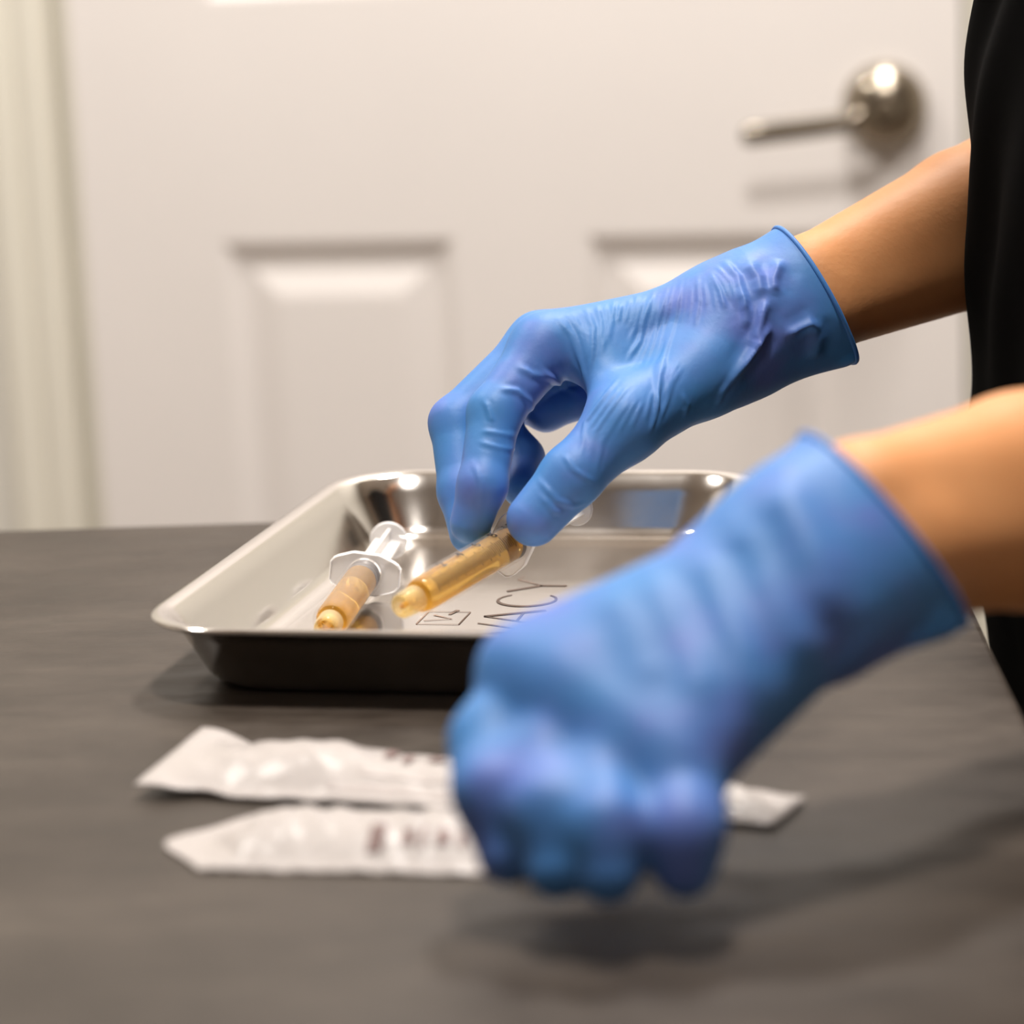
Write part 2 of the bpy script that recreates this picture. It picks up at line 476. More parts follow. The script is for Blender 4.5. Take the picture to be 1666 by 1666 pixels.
# lettering and check box printed on the tray floor; reads along the tray's length, cap height .0247
CAP, BASE, FZ = .0247, .1327, .0013
def stroke(bm, pts, w):
    """polyline in letter space (x along the word, y up) with a width at each point"""
    n = len(pts); ws = w if isinstance(w, (list, tuple)) else [w] * n
    L, Rr = [], []
    for i in range(n):
        p = Vector(pts[i]); a = Vector(pts[max(i - 1, 0)]); c = Vector(pts[min(i + 1, n - 1)])
        d = (c - a).normalized(); nn = Vector((-d.y, d.x)) * ws[i] / 2
        L.append(p + nn); Rr.append(p - nn)
    def tv(q, z): return bm.verts.new((BASE - q.y, q.x, z))
    for i in range(n - 1):
        top = [tv(q, FZ + .0001) for q in (L[i], L[i + 1], Rr[i + 1], Rr[i])]
        bm.faces.new(top)
def letter(ch, x0, w, bm):
    c, tk, th = CAP, .0024, .0011
    X = lambda a: x0 + a * w
    def S_(pts, wd): stroke(bm, [(X(a), b_ * c) for a, b_ in pts], wd)
    if ch == 'Y': S_([(.0, 1), (.5, .46)], tk); S_([(1.0, 1), (.5, .46)], th); S_([(.5, .48), (.5, 0)], tk)
    if ch == 'V': S_([(.0, 1), (.5, 0)], tk); S_([(1.0, 1), (.5, 0)], th)
    if ch == 'A': S_([(.0, 0), (.5, 1)], th); S_([(1.0, 0), (.5, 1)], tk); S_([(.22, .36), (.78, .36)], th)
    if ch == 'C':
        pts, ws = [], []
        for i in range(25):
            a = math.radians(42 + (318 - 42) * i / 24)
            pts.append((.62 + .62 * math.cos(a), .5 + .52 * math.sin(a))); ws.append(th + (tk - th) * max(0, -math.cos(a)))
        S_(pts, ws)
    if ch == 'I': S_([(.5, 1), (.5, 0)], tk)
    if ch in 'PR':
        S_([(.1, 1), (.1, 0)], tk)
        S_([(.1, .98), (.5, .98)] + [(.5 + .38 * math.sin(math.radians(a)), .735 + .245 * math.cos(math.radians(a))) for a in range(15, 180, 15)] + [(.5, .49), (.1, .49)], th * 1.3)
        if ch == 'R': S_([(.45, .49), (.95, 0)], tk)
def letter_part(chs):
    for ch, x0, w in chs:
        bm = bmesh.new(); letter(ch, x0, w, bm)
        me = bpy.data.meshes.new('letter'); bm.to_mesh(me); bm.free()
        ob = link('letter', me, 'print', tray)
letter_part([('P', .066, .012), ('R', .083, .013), ('I', .099, .004), ('V', .1085, .0205), ('A', .1295, .0225), ('C', .1590, .0185), ('Y', .1855, .0225)])
bm = bmesh.new()
for x0 in (.2092,):
    for k, ch in enumerate('TM'):
        xx = x0 + k * .0024; cz = .0222
        if ch == 'T': stroke(bm, [(xx, cz + .0024), (xx + .0018, cz + .0024)], .0004); stroke(bm, [(xx + .0009, cz + .0024), (xx + .0009, cz)], .0004)
        else: stroke(bm, [(xx, cz), (xx + .0003, cz + .0024), (xx + .0012, cz + .0008), (xx + .0021, cz + .0024), (xx + .0024, cz)], .0004)
me = bpy.data.meshes.new('trademark_sign'); bm.to_mesh(me); bm.free(); link('trademark_sign', me, 'print', tray)
bm = bmesh.new()
bx = [(.1262, .0323), (.1478, .0323), (.1478, .0508), (.1262, .0508)]
for i in range(4): stroke(bm, [bx[i], bx[(i + 1) % 4]], .0007)
stroke(bm, [(.1420, .0470), (.1355, .0375), (.1320, .0490)][::-1], [.0009, .0012, .0014])
stroke(bm, [(.1430, .0405), (.1510, .0385)], [.0016, .0022])
me = bpy.data.meshes.new('check_box_mark'); bm.to_mesh(me); bm.free(); link('check_box_mark', me, 'print', tray)

# ------------------------------------------------------------------ syringes
def text_mesh(s, size):
    cu = bpy.data.curves.new('digit', 'FONT'); cu.body = s; cu.size = size; cu.offset = .00012; cu.align_x = 'CENTER'; cu.align_y = 'CENTER'
    ob = bpy.data.objects.new('digit', cu); COL.objects.link(ob)
    dg = bpy.context.evaluated_depsgraph_get(); me = bpy.data.meshes.new_from_object(ob.evaluated_get(dg))
    bpy.data.objects.remove(ob, do_unlink=True)
    return me
def make_syringe(name, front, back, roll, rod_out, stop_gap, scale_dir, sgn, L=.0745):
    """axis from the barrel front (local z=0) to the flange (z=L)"""
    root = empty(name)
    zax = (Vector(back) - Vector(front)).normalized()
    xax = Vector((1, 0, 0)) - zax * zax.x; xax.normalize(); yax = zax.cross(xax)
    root.matrix_world = Matrix.Translation(front) @ Matrix((xax, yax, zax)).transposed().to_4x4() @ Matrix.Rotation(roll, 4, 'Z')
    ro, ri = .0083, .0073
    sd_ = root.matrix_world.to_3x3().inverted() @ Vector(scale_dir); scale_turn = math.atan2(sd_.y, sd_.x)
    lathe('barrel', [(ri, L), (ro, L), (ro, .004), (.0079, .0014), (.0066, 0), (.0056, -.0003), (.0022, -.0004), (.0021, -.0135), (.0012, -.0135), (.0014, -.001), (.0040, .0008), (.0066, .0022), (ri, .005), (ri, L)], 'barrel', root, 48, cap=False)
    lathe('luer_collar', [(.0040, 0), (.0055, -.0002), (.0053, -.0060), (.0050, -.0100), (.0047, -.0104), (.0038, -.0104), (.0036, -.0095), (.0038, 0)], 'nozzle', root, 36, cap=False)
    # lozenge-shaped finger flange
    bm = bmesh.new()
    out = [(-.0158, -.0042), (-.0158, .0042), (-.0140, .0066), (-.0060, .0096), (.0060, .0096), (.0140, .0066), (.0158, .0042), (.0158, -.0042), (.0140, -.0066), (.0060, -.0096), (-.0060, -.0096), (-.0140, -.0066)]
    seg = 48; oa = [math.atan2(y, x) for x, y in out]
    def outer(a):
        best = None; d = Vector((math.cos(a), math.sin(a)))
        for i in range(len(out)):
            p, q = Vector(out[i]), Vector(out[(i + 1) % len(out)])
            e = q - p; den = d.x * e.y - d.y * e.x
            if abs(den) < 1e-9: continue
            s_ = (p.x * e.y - p.y * e.x) / den; u_ = (p.x * d.y - p.y * d.x) / den
            if s_ > 0 and -1e-6 <= u_ <= 1 + 1e-6: best = s_ if best is None else min(best, s_)
        return best
    ang = [2 * math.pi * i / seg for i in range(seg)]
    ringo = [(outer(a) * math.cos(a), outer(a) * math.sin(a)) for a in ang]
    ringi = [(.0074 * math.cos(a), .0074 * math.sin(a)) for a in ang]
    def sc(r_, k): return [(x * k, y * k) for x, y in r_]
    loops = [[(x, y, L - .0010) for x, y in ringi], [(x, y, L - .0010) for x, y in sc(ringo, .94)], [(x, y, L - .0016) for x, y in sc(ringo, .965)], [(x, y, L - .0010) for x, y in ringo], [(x, y, L + .0010) for x, y in ringo], [(x, y, L + .0014) for x, y in sc(ringo, .97)], [(x, y, L + .0009) for x, y in sc(ringo, .94)], [(x, y, L + .0009) for x, y in ringi], [(x, y, L - .0010) for x, y in ringi]]
    v, f = loft(loops)
    bm = bmesh.new(); vv = [bm.verts.new(p) for p in v]
    for q in f: bm.faces.new([vv[i] for i in q])
    bmesh.ops.remove_doubles(bm, verts=bm.verts, dist=1e-6)
    from_bm('finger_flange', bm, 'frosted', root)
    # liquid, stopper
    zs_ = L - stop_gap
    lathe('liquid', [(.0006, -.010), (.0011, -.010), (.0012, -.002), (.0036, .0006), (.0064, .0022), (.0071, .005), (.0071, zs_ - .0016), (.0030, zs_ - .0001), (.0006, zs_)], 'amber', root, 40)
    lathe('stopper', [(.0006, zs_ + .0003), (.0030, zs_ + .0002), (.0070, zs_ - .0010), (.00722, zs_ + .0004), (.00722, zs_ + .002), (.0066, zs_ + .0028), (.0066, zs_ + .0048), (.00722, zs_ + .0056), (.00722, zs_ + .0078), (.0060, zs_ + .0082), (.0006, zs_ + .0082)], 'rubber', root, 40)
    # cruciform plunger rod and ribbed thumb disc
    z0, z1 = zs_ + .0086, L + rod_out
    bm = bmesh.new()
    add_box(bm, -.0060, .0060, -.0007, .0007, z0, z1 - .0008); add_box(bm, -.0007, .0007, -.0060, .0060, z0, z1 - .0008)
    from_bm('plunger_rod', bm, 'rod', root)
    lathe('plunger_collar', [(.0006, z0 - .0004), (.0066, z0 - .0004), (.0066, z0 + .0010), (.0006, z0 + .0010)], 'rod', root, 32)
    td = lathe('thumb_disc', [(.0006, z1 - .0008), (.0084, z1 - .0008), (.0088, z1 - .0003), (.0088, z1 + .0007), (.0084, z1 + .0012), (.0006, z1 + .0012)], 'frosted', root, 44)
    bm = bmesh.new()
    for k in range(-5, 6):
        y = k * .00145; hw = math.sqrt(max(.0080 ** 2 - y * y, 1e-8))
        add_box(bm, -hw, hw, y - .0003, y + .0003, z1 + .0011, z1 + .0019)
    from_bm('grip_ribs', bm, 'rod', td)
    # printed scale
    bm = bmesh.new(); rr_ = ro + .00006
    def tick(z, a0, a1, wd):
        n = 8
        for i in range(n):
            aa, bb = a0 + (a1 - a0) * i / n, a0 + (a1 - a0) * (i + 1) / n
            bm.faces.new([bm.verts.new((rr_ * math.cos(q), rr_ * math.sin(q), z + dz)) for q, dz in ((aa, -wd), (bb, -wd), (bb, wd), (aa, wd))])
    for k in range(51):
        z = .006 + k * .0013
        ln = .85 if k % 5 == 0 else .62
        tick(z, scale_turn - sgn * ln * .5, scale_turn + sgn * ln * .5, .00026)
    me = bpy.data.meshes.new('graduation_scale'); bm.to_mesh(me); bm.free(); link('graduation_scale', me, 'ink', root)
    for k in range(1, 6):
        me = text_mesh(str(2 * k), .0066)
        z = .006 + k * 10 * .0013; a_c = scale_turn + sgn * .78
        for vv in me.vertices:
            a_ = a_c + sgn * vv.co.y / rr_; zz = z - vv.co.x * sgn
            vv.co = (rr_ * math.cos(a_), rr_ * math.sin(a_), zz)
        me.name = 'scale_number'; link('scale_number', me, 'ink', root)
    return root
s1 = make_syringe('syringe', (-0.0769, 1.0851, 0.8295), (-0.0649, 1.1642, 0.8325), math.radians(8), .057, .0105, (.1, -.1, -1), 1)
tag(s1, 'amber-filled syringe lying in the left of the tray with pulled plunger', 'syringe', 'amber-filled syringes')

# held syringe
s2 = make_syringe('syringe', (-0.0396, 1.0407, 0.8487), (-0.0003, 1.1036, 0.8558), math.radians(-62), .052, .002, (.50, -.45, .50), -1)
tag(s2, 'amber-filled syringe held by the far gloved hand above the tray', 'syringe', 'amber-filled syringes')

# ------------------------------------------------------------------ syringe pouches
def pouch(name, path, wid, lift, bulge, seedv, chev, n=72, mm=17):
    """path(s), wid(s), lift(s,t) in metres for s in 0..1; two skins: paper below, film above"""
    root = empty(name, (*path(.5), TZ))
    c0 = Vector((*path(.5), TZ))
    ph = rng.uniform(0, 6.28, 8)
    def P(s, t, top):
        p = Vector(path(s)); q = Vector(path(min(s + .01, 1.0))); q0 = Vector(path(max(s - .01, 0)))
        d = (q - q0).normalized(); nn = Vector((-d.y, d.x))
        tt = t * 2 - 1
        ss = chev(s, tt)
        off = d * ss
        w = wid(s) / 2
        base = lift(s, t) + .0006
        hgt = bulge(s) * max(0, 1 - (abs(tt) / .86) ** 2.2) if top else 0
        cr = .0011 * math.sin(38 * s + ph[0] + 3 * tt) * math.sin(21 * s + 5 * tt + ph[1]) + .0006 * math.sin(90 * s + 7 * tt + ph[2])
        z = base + hgt + (.0004 if top else 0) + max(-.0004, cr * (.35 + hgt * 90))
        xy = p + nn * w * tt + off
        return (xy.x - c0.x, xy.y - c0.y, max(z, .0003 if not top else .0006))
    for nm, top, mt in (('paper_backing', False, 'paper'), ('film_front', True, 'film')):
        v = [P(i / n, j / mm, top) for i in range(n + 1) for j in range(mm + 1)]
        f = [(i * (mm + 1) + j, i * (mm + 1) + j + 1, (i + 1) * (mm + 1) + j + 1, (i + 1) * (mm + 1) + j) for i in range(n) for j in range(mm)]
        ob = from_py(nm, v, f, mt, root, True)
        md = ob.modifiers.new('thickness', 'SOLIDIFY'); md.thickness = .00012; md.offset = -1
    return root, P
def pathA(s):   # upper pouch: bends slightly toward the camera
    x = -.124 + .2095 * s
    return (x, .912 - .20 * (x + .124) - .75 * (x + .124) ** 2)
def pathB(s):
    x = -.1165 + .142 * s
    return (x, .8405 - .185 * (x + .1165))
def sstep(a, b, x):
    t_ = min(1, max(0, (x - a) / (b - a))); return t_ * t_ * (3 - 2 * t_)
p1, P1 = pouch('syringe_pouch', pathA, lambda s: .054 - .024 * sstep(.55, .98, s) - .006 * math.exp(-((s - .1) / .03) ** 2),
               lambda s, t: .008 * (1 - sstep(0, .16, s)) * (.4 + .6 * t) + .0012, lambda s: .006 * math.exp(-((s - .24) / .11) ** 2) + .005 * sstep(.02, .14, s) * (1 - sstep(.9, .99, s)), 1,
               lambda s, tt: -.004 * tt * (1 - sstep(0, .15, s)) * -1)
tag(p1, 'crinkled clear and white syringe pouch nearer the tray, partly under the hand', 'pouch', 'opened syringe pouches on the table')
p2, P2 = pouch('syringe_pouch', pathB, lambda s: .057 if s > .0 else .05, lambda s, t: .0, lambda s: .0085 * sstep(.08, .25, s) * (1 - sstep(.9, 1, s)), 2,
               lambda s, tt: .022 * max(0, abs(tt + .15) - .1) * (1 - sstep(0, .3, s)))
tag(p2, 'flatter white syringe pouch nearest the camera with dark print', 'pouch', 'opened syringe pouches on the table')
M['seal'] = plain('pouch_seal', (.40, .35, .33), .5, .05, 80)
def seal_line(root, P, t0, t1, s0, s1, n=40):
    v = []
    for i in range(n + 1):
        for t_ in (t0, t1):
            x, y, z = P(s0 + (s1 - s0) * i / n, t_, True); v.append((x, y, z + .0004))
    from_py('seal_line', v, [(2 * i, 2 * i + 1, 2 * i + 3, 2 * i + 2) for i in range(n)], 'seal', root)
def print_on(root, P, s0, marks):
    for (ds, t0, t1, wds) in marks:
        v, f = [], []
        for i in range(4):
            for j in range(4):
                x, y, z = P(s0 + ds + wds * i / 3, t0 + (t1 - t0) * j / 3, True); v.append((x, y, z + .0009))
        f = [(i * 4 + j, i * 4 + j + 1, i * 4 + j + 5, i * 4 + j + 4) for i in range(3) for j in range(3)]
        from_py('printed_mark', v, f, 'pouch_ink', root)
seal_line(p1, P1, .10, .15, .30, .97); seal_line(p1, P1, .24, .27, .34, .97); seal_line(p2, P2, .80, .83, .30, .97)
print_on(p2, P2, .49, [(0, .15, .33, .036), (.075, .20, .30, .025), (.115, .17, .34, .012), (.15, .20, .32, .030), (.20, .20, .30, .014), (.235, .20, .32, .030), (.285, .18, .30, .016), (.32, .20, .30, .025)])
print_on(p1, P1, .36, [(0, .52, .66, .020), (.035, .46, .62, .014), (.075, .50, .66, .020), (.115, .50, .66, .016), (.15, .50, .64, .02)])

# ------------------------------------------------------------------ person
person = empty('person', (.36, 1.09, 0))
tag(person, 'person in a black top working over the tray in blue gloves', 'person')
def child(ob):
    ob.parent = person; ob.matrix_parent_inverse = person.matrix_world.inverted() if False else Matrix.Translation((-.36, -1.09, 0))
    return ob

FAR = {'imcp': (0.0168, 1.1447, 0.9312), 'ib': (0.0822, 1.1564, 0.9381), 'mmcp': (0.0158, 1.1677, 0.9287), 'mb': (0.0833, 1.1730, 0.9344), 'rmcp': (0.0199, 1.1865, 0.9208), 'rb': (0.0856, 1.1873, 0.9296), 'pmcp': (0.0254, 1.2020, 0.9121), 'pb': (0.0878, 1.1994, 0.9242), 'w1': (0.0998, 1.1612, 0.9366), 'w2': (0.0963, 1.1542, 0.9276), 'ipip': (-0.0054, 1.1224, 0.9075), 'idip': (-0.0118, 1.1024, 0.8807), 'itip': (-0.0173, 1.1023, 0.8652), 'mpip': (-0.0223, 1.1434, 0.9004), 'mdip': (-0.0207, 1.1226, 0.8744), 'mtip': (-0.0179, 1.1092, 0.8591), 'rpip': (-0.0071, 1.1782, 0.8958), 'rdip': (0.0056, 1.1695, 0.8789), 'rtip': (0.0045, 1.1520, 0.8687), 'ppip': (0.0036, 1.1994, 0.8995), 'pdip': (0.0170, 1.1834, 0.8966), 'ptip': (0.0317, 1.1791, 0.9003), 'cmc': (0.0842, 1.1381, 0.9191), 'tmcp': (0.0481, 1.1081, 0.9029), 'tip_': (0.0252, 1.0941, 0.8845), 'ttip': (0.0087, 1.0876, 0.8685), 'cuff': (0.1355, 1.1682, 0.9459), 'cufft': (0.1318, 1.1705, 0.9520), 'cuffb': (0.1391, 1.1659, 0.9396), 'aT': (0.1338, 1.1691, 0.9502), 'aB': (0.1381, 1.1663, 0.9415), 'arT': (0.2104, 1.2245, 0.9707), 'arB': (0.2138, 1.2222, 0.9597), 'cuffp': (0.1447, 1.1536, 0.9250), 'web0': (0.0399, 1.1385, 0.9258), 'web1': (0.0674, 1.1399, 0.9230), 'arm': (0.2121, 1.2233, 0.9649), 'styp': (-0.0462, 1.0301, 0.8475), 'sdisc': (0.0388, 1.1662, 0.8629)}
NEAR = {'imcp': (0.0039, 0.7838, 0.8857), 'mmcp': (0.0161, 0.7724, 0.8821), 'rmcp': (0.0308, 0.7610, 0.8743), 'pmcp': (0.0443, 0.7508, 0.8675), 'ib': (0.0743, 0.8038, 0.9068), 'mb': (0.0776, 0.7976, 0.9051), 'rb': (0.0814, 0.7909, 0.9008), 'pb': (0.0843, 0.7842, 0.8970), 'w1': (0.0873, 0.8085, 0.9107), 'w2': (0.0927, 0.7992, 0.9036), 'cuff': (0.1149, 0.8224, 0.9167), 'cufft': (0.1091, 0.8250, 0.9243), 'cuffb': (0.1191, 0.8162, 0.9104), 'cuffp': (0.1274, 0.8062, 0.8997), 'aT': (0.1094, 0.8236, 0.9226), 'aB': (0.1186, 0.8184, 0.9113), 'arT': (0.1656, 0.8614, 0.9217), 'arB': (0.1675, 0.8589, 0.9099), 'arm': (0.1665, 0.8602, 0.9158), 'ipip': (-0.0096, 0.7688, 0.8696), 'idip': (-0.0093, 0.7522, 0.8602), 'itip': (-0.0056, 0.7430, 0.8435), 'mpip': (0.0055, 0.7562, 0.8655), 'mdip': (0.0070, 0.7391, 0.8581), 'mtip': (0.0082, 0.7295, 0.8435), 'rpip': (0.0221, 0.7457, 0.8618), 'rdip': (0.0223, 0.7298, 0.8555), 'rtip': (0.0226, 0.7227, 0.8434), 'ppip': (0.0449, 0.7382, 0.8585), 'pdip': (0.0447, 0.7284, 0.8533), 'ptip': (0.0442, 0.7248, 0.8430), 'cmc': (0.0653, 0.8190, 0.9005), 'tmcp': (0.0400, 0.8245, 0.8804), 'tip_': (0.0218, 0.8193, 0.8646), 'ttip': (0.0092, 0.8035, 0.8499)}
FAR = {k: V3(v) for k, v in FAR.items()}; NEAR = {k: V3(v) for k, v in NEAR.items()}
FAR_RIDGES = [
    ([(0.0227, 1.1381, 0.9449), (0.0246, 1.1353, 0.9426), (0.0264, 1.1336, 0.9402), (0.0282, 1.1322, 0.9377), (0.0296, 1.1301, 0.9336), (0.0309, 1.1283, 0.9294), (0.0323, 1.1265, 0.9252), (0.0326, 1.1258, 0.9229), (0.0329, 1.1252, 0.9206), (0.0331, 1.1244, 0.9184)], 0.00064, 0.00114),
    ([(0.0288, 1.1407, 0.9461), (0.0306, 1.1367, 0.9433), (0.0323, 1.1338, 0.9405), (0.0341, 1.1312, 0.9376), (0.0345, 1.1285, 0.9336), (0.0348, 1.1263, 0.9295), (0.0352, 1.1243, 0.9254)], 0.00046, 0.00095),
    ([(0.0349, 1.1437, 0.9476), (0.0360, 1.1393, 0.9454), (0.0370, 1.1362, 0.9430), (0.0381, 1.1335, 0.9406), (0.0377, 1.1303, 0.9371), (0.0373, 1.1278, 0.9336), (0.0369, 1.1257, 0.9299), (0.0361, 1.1245, 0.9270), (0.0352, 1.1235, 0.9240), (0.0344, 1.1229, 0.9209)], 0.00046, 0.00095),
    ([(0.0479, 1.1502, 0.9500), (0.0470, 1.1426, 0.9478), (0.0464, 1.1391, 0.9451), (0.0458, 1.1362, 0.9423), (0.0449, 1.1334, 0.9396), (0.0441, 1.1307, 0.9368), (0.0433, 1.1283, 0.9340)], 0.00035, 0.00095),
    ([(0.0584, 1.1564, 0.9511), (0.0573, 1.1463, 0.9501), (0.0564, 1.1428, 0.9482), (0.0556, 1.1404, 0.9461), (0.0548, 1.1383, 0.9436), (0.0540, 1.1365, 0.9411), (0.0533, 1.1347, 0.9386)], 0.00029, 0.00095),
    ([(0.0656, 1.1534, 0.9530), (0.0636, 1.1450, 0.9500), (0.0618, 1.1409, 0.9464), (0.0601, 1.1381, 0.9426), (0.0591, 1.1364, 0.9397), (0.0581, 1.1345, 0.9368), (0.0571, 1.1320, 0.9340), (0.0551, 1.1295, 0.9317), (0.0531, 1.1272, 0.9294), (0.0512, 1.1245, 0.9271)], 0.00052, 0.00095),
    ([(0.0716, 1.1526, 0.9549), (0.0693, 1.1445, 0.9507), (0.0673, 1.1404, 0.9461), (0.0654, 1.1378, 0.9412), (0.0644, 1.1360, 0.9383), (0.0634, 1.1333, 0.9356), (0.0623, 1.1302, 0.9329), (0.0609, 1.1276, 0.9301), (0.0594, 1.1246, 0.9275), (0.0579, 1.1190, 0.9252)], 0.00046, 0.00095),
    ([(0.0770, 1.1517, 0.9569), (0.0756, 1.1446, 0.9527), (0.0743, 1.1405, 0.9481), (0.0732, 1.1376, 0.9433), (0.0717, 1.1352, 0.9397), (0.0702, 1.1312, 0.9364), (0.0686, 1.1271, 0.9331), (0.0670, 1.1219, 0.9291), (0.0653, 1.1153, 0.9255), (0.0636, 1.1096, 0.9217)], 0.00058, 0.00105),
    ([(0.0835, 1.1492, 0.9588), (0.0832, 1.1441, 0.9556), (0.0830, 1.1404, 0.9523), (0.0829, 1.1374, 0.9489), (0.0820, 1.1351, 0.9456), (0.0811, 1.1327, 0.9424), (0.0802, 1.1299, 0.9393)], 0.00052, 0.00105),
    ([(0.0888, 1.1483, 0.9602), (0.0898, 1.1440, 0.9579), (0.0908, 1.1407, 0.9556), (0.0919, 1.1381, 0.9532), (0.0925, 1.1358, 0.9506), (0.0930, 1.1339, 0.9481), (0.0936, 1.1320, 0.9455)], 0.00064, 0.00114),
    ([(0.0920, 1.1500, 0.9619), (0.0936, 1.1458, 0.9601), (0.0952, 1.1426, 0.9582), (0.0969, 1.1400, 0.9563), (0.0975, 1.1367, 0.9527), (0.0982, 1.1340, 0.9490), (0.0989, 1.1318, 0.9453)], 0.00058, 0.00105),
    ([(0.0953, 1.1528, 0.9638), (0.0968, 1.1481, 0.9621), (0.0984, 1.1446, 0.9602), (0.1001, 1.1419, 0.9583), (0.1007, 1.1385, 0.9551), (0.1014, 1.1359, 0.9518), (0.1021, 1.1337, 0.9485), (0.1018, 1.1327, 0.9467), (0.1014, 1.1317, 0.9448), (0.1011, 1.1307, 0.9430)], 0.00104, 0.00133),
    ([(0.0680, 1.1274, 0.9330), (0.0666, 1.1243, 0.9304), (0.0651, 1.1205, 0.9278), (0.0635, 1.1157, 0.9255), (0.0627, 1.1105, 0.9224), (0.0620, 1.1063, 0.9192), (0.0613, 1.1027, 0.9159), (0.0614, 1.1008, 0.9135), (0.0617, 1.0994, 0.9109), (0.0619, 1.0985, 0.9083)], 0.00052, 0.00105),
    ([(0.0734, 1.1152, 0.9251), (0.0719, 1.1131, 0.9232), (0.0703, 1.1109, 0.9212), (0.0687, 1.1087, 0.9193), (0.0677, 1.1067, 0.9169), (0.0668, 1.1049, 0.9145), (0.0658, 1.1032, 0.9121), (0.0646, 1.1014, 0.9097), (0.0635, 1.0996, 0.9073), (0.0624, 1.0982, 0.9049)], 0.00046, 0.00105),
    ([(0.0468, 1.1114, 0.9222), (0.0442, 1.1062, 0.9200), (0.0416, 1.1023, 0.9176), (0.0391, 1.1002, 0.9150), (0.0366, 1.0990, 0.9121), (0.0342, 1.0982, 0.9093), (0.0317, 1.0972, 0.9064), (0.0308, 1.0926, 0.9026), (0.0300, 1.0885, 0.8987), (0.0291, 1.0848, 0.8947)], 0.00052, 0.00105),
    ([(0.0530, 1.0993, 0.9168), (0.0504, 1.0958, 0.9144), (0.0479, 1.0937, 0.9118), (0.0454, 1.0923, 0.9090), (0.0430, 1.0913, 0.9058), (0.0405, 1.0902, 0.9026), (0.0381, 1.0889, 0.8994), (0.0371, 1.0872, 0.8955), (0.0361, 1.0856, 0.8916), (0.0351, 1.0842, 0.8876)], 0.00041, 0.00105),
    ([(0.0626, 1.1051, 0.9178), (0.0619, 1.1019, 0.9144), (0.0613, 1.0991, 0.9110), (0.0606, 1.0971, 0.9075), (0.0597, 1.0959, 0.9054), (0.0588, 1.0950, 0.9032), (0.0580, 1.0944, 0.9010)], 0.00046, 0.00105),
    ([(0.0052, 1.1239, 0.9268), (0.0071, 1.1232, 0.9257), (0.0090, 1.1230, 0.9244), (0.0109, 1.1232, 0.9231), (0.0136, 1.1246, 0.9224), (0.0164, 1.1266, 0.9215), (0.0192, 1.1293, 0.9206), (0.0224, 1.1358, 0.9174), (0.0264, 1.1776, 0.9085), (0.0296, 1.1754, 0.9066)], 0.00081, 0.00143),
    ([(0.0134, 1.1255, 0.9262), (0.0161, 1.1264, 0.9236), (0.0188, 1.1289, 0.9207), (0.0216, 1.1352, 0.9171), (0.0256, 1.1776, 0.9083), (0.0288, 1.1757, 0.9066), (0.0319, 1.1735, 0.9049)], 0.00058, 0.00114),
    ([(-0.0035, 1.1167, 0.9189), (-0.0008, 1.1165, 0.9184), (0.0020, 1.1169, 0.9178), (0.0047, 1.1178, 0.9171), (0.0064, 1.1182, 0.9154), (0.0081, 1.1194, 0.9135), (0.0098, 1.1215, 0.9115), (0.0099, 1.1224, 0.9102), (0.0101, 1.1239, 0.9087), (0.0107, 1.1762, 0.8985)], 0.00087, 0.00133),
    ([(-0.0095, 1.1136, 0.9149), (-0.0088, 1.1120, 0.9132), (-0.0081, 1.1108, 0.9114), (-0.0074, 1.1097, 0.9095), (-0.0071, 1.1091, 0.9084), (-0.0067, 1.1085, 0.9073), (-0.0064, 1.1079, 0.9063)], 0.00058, 0.00114),
    ([(-0.0112, 1.1064, 0.9032), (-0.0089, 1.1056, 0.9028), (-0.0066, 1.1054, 0.9024), (-0.0043, 1.1057, 0.9018), (-0.0016, 1.1069, 0.9011), (0.0011, 1.1094, 0.9001), (0.0040, 1.1647, 0.8896)], 0.00046, 0.00114),
    ([(-0.0126, 1.1038, 0.8990), (-0.0099, 1.1025, 0.8983), (-0.0072, 1.1021, 0.8975), (-0.0045, 1.1025, 0.8965), (-0.0018, 1.1041, 0.8957), (0.0009, 1.1076, 0.8945), (0.0037, 1.1601, 0.8842)], 0.00041, 0.00114),
    ([(-0.0152, 1.0989, 0.8917), (-0.0141, 1.0956, 0.8892), (-0.0131, 1.0932, 0.8865), (-0.0121, 1.0918, 0.8835), (-0.0124, 1.0915, 0.8797), (-0.0128, 1.0922, 0.8756), (-0.0132, 1.0931, 0.8715)], 0.00041, 0.00114),
    ([(0.0110, 1.0861, 0.8860), (0.0135, 1.0818, 0.8836), (0.0160, 1.0797, 0.8808), (0.0186, 1.0790, 0.8777), (0.0208, 1.0795, 0.8767), (0.0231, 1.0804, 0.8756), (0.0254, 1.0820, 0.8744), (0.0269, 1.0828, 0.8746), (0.0285, 1.0838, 0.8747), (0.0301, 1.0849, 0.8748)], 0.00058, 0.00114),
    ([(0.0118, 1.0801, 0.8801), (0.0136, 1.0788, 0.8780), (0.0154, 1.0783, 0.8757), (0.0172, 1.0785, 0.8732), (0.0184, 1.0789, 0.8729), (0.0195, 1.0794, 0.8725), (0.0206, 1.0800, 0.8721)], 0.00046, 0.00114),
    ([(0.0218, 1.0869, 0.8959), (0.0232, 1.0842, 0.8940), (0.0245, 1.0824, 0.8919), (0.0260, 1.0813, 0.8897), (0.0289, 1.0811, 0.8877), (0.0319, 1.0820, 0.8854), (0.0350, 1.0843, 0.8829)], 0.00046, 0.00114),
    ([(0.1108, 1.1343, 0.9480), (0.1095, 1.1325, 0.9446), (0.1083, 1.1310, 0.9412), (0.1071, 1.1297, 0.9378), (0.1063, 1.1291, 0.9361), (0.1055, 1.1285, 0.9343), (0.1048, 1.1279, 0.9326)], 0.00128, 0.00161),
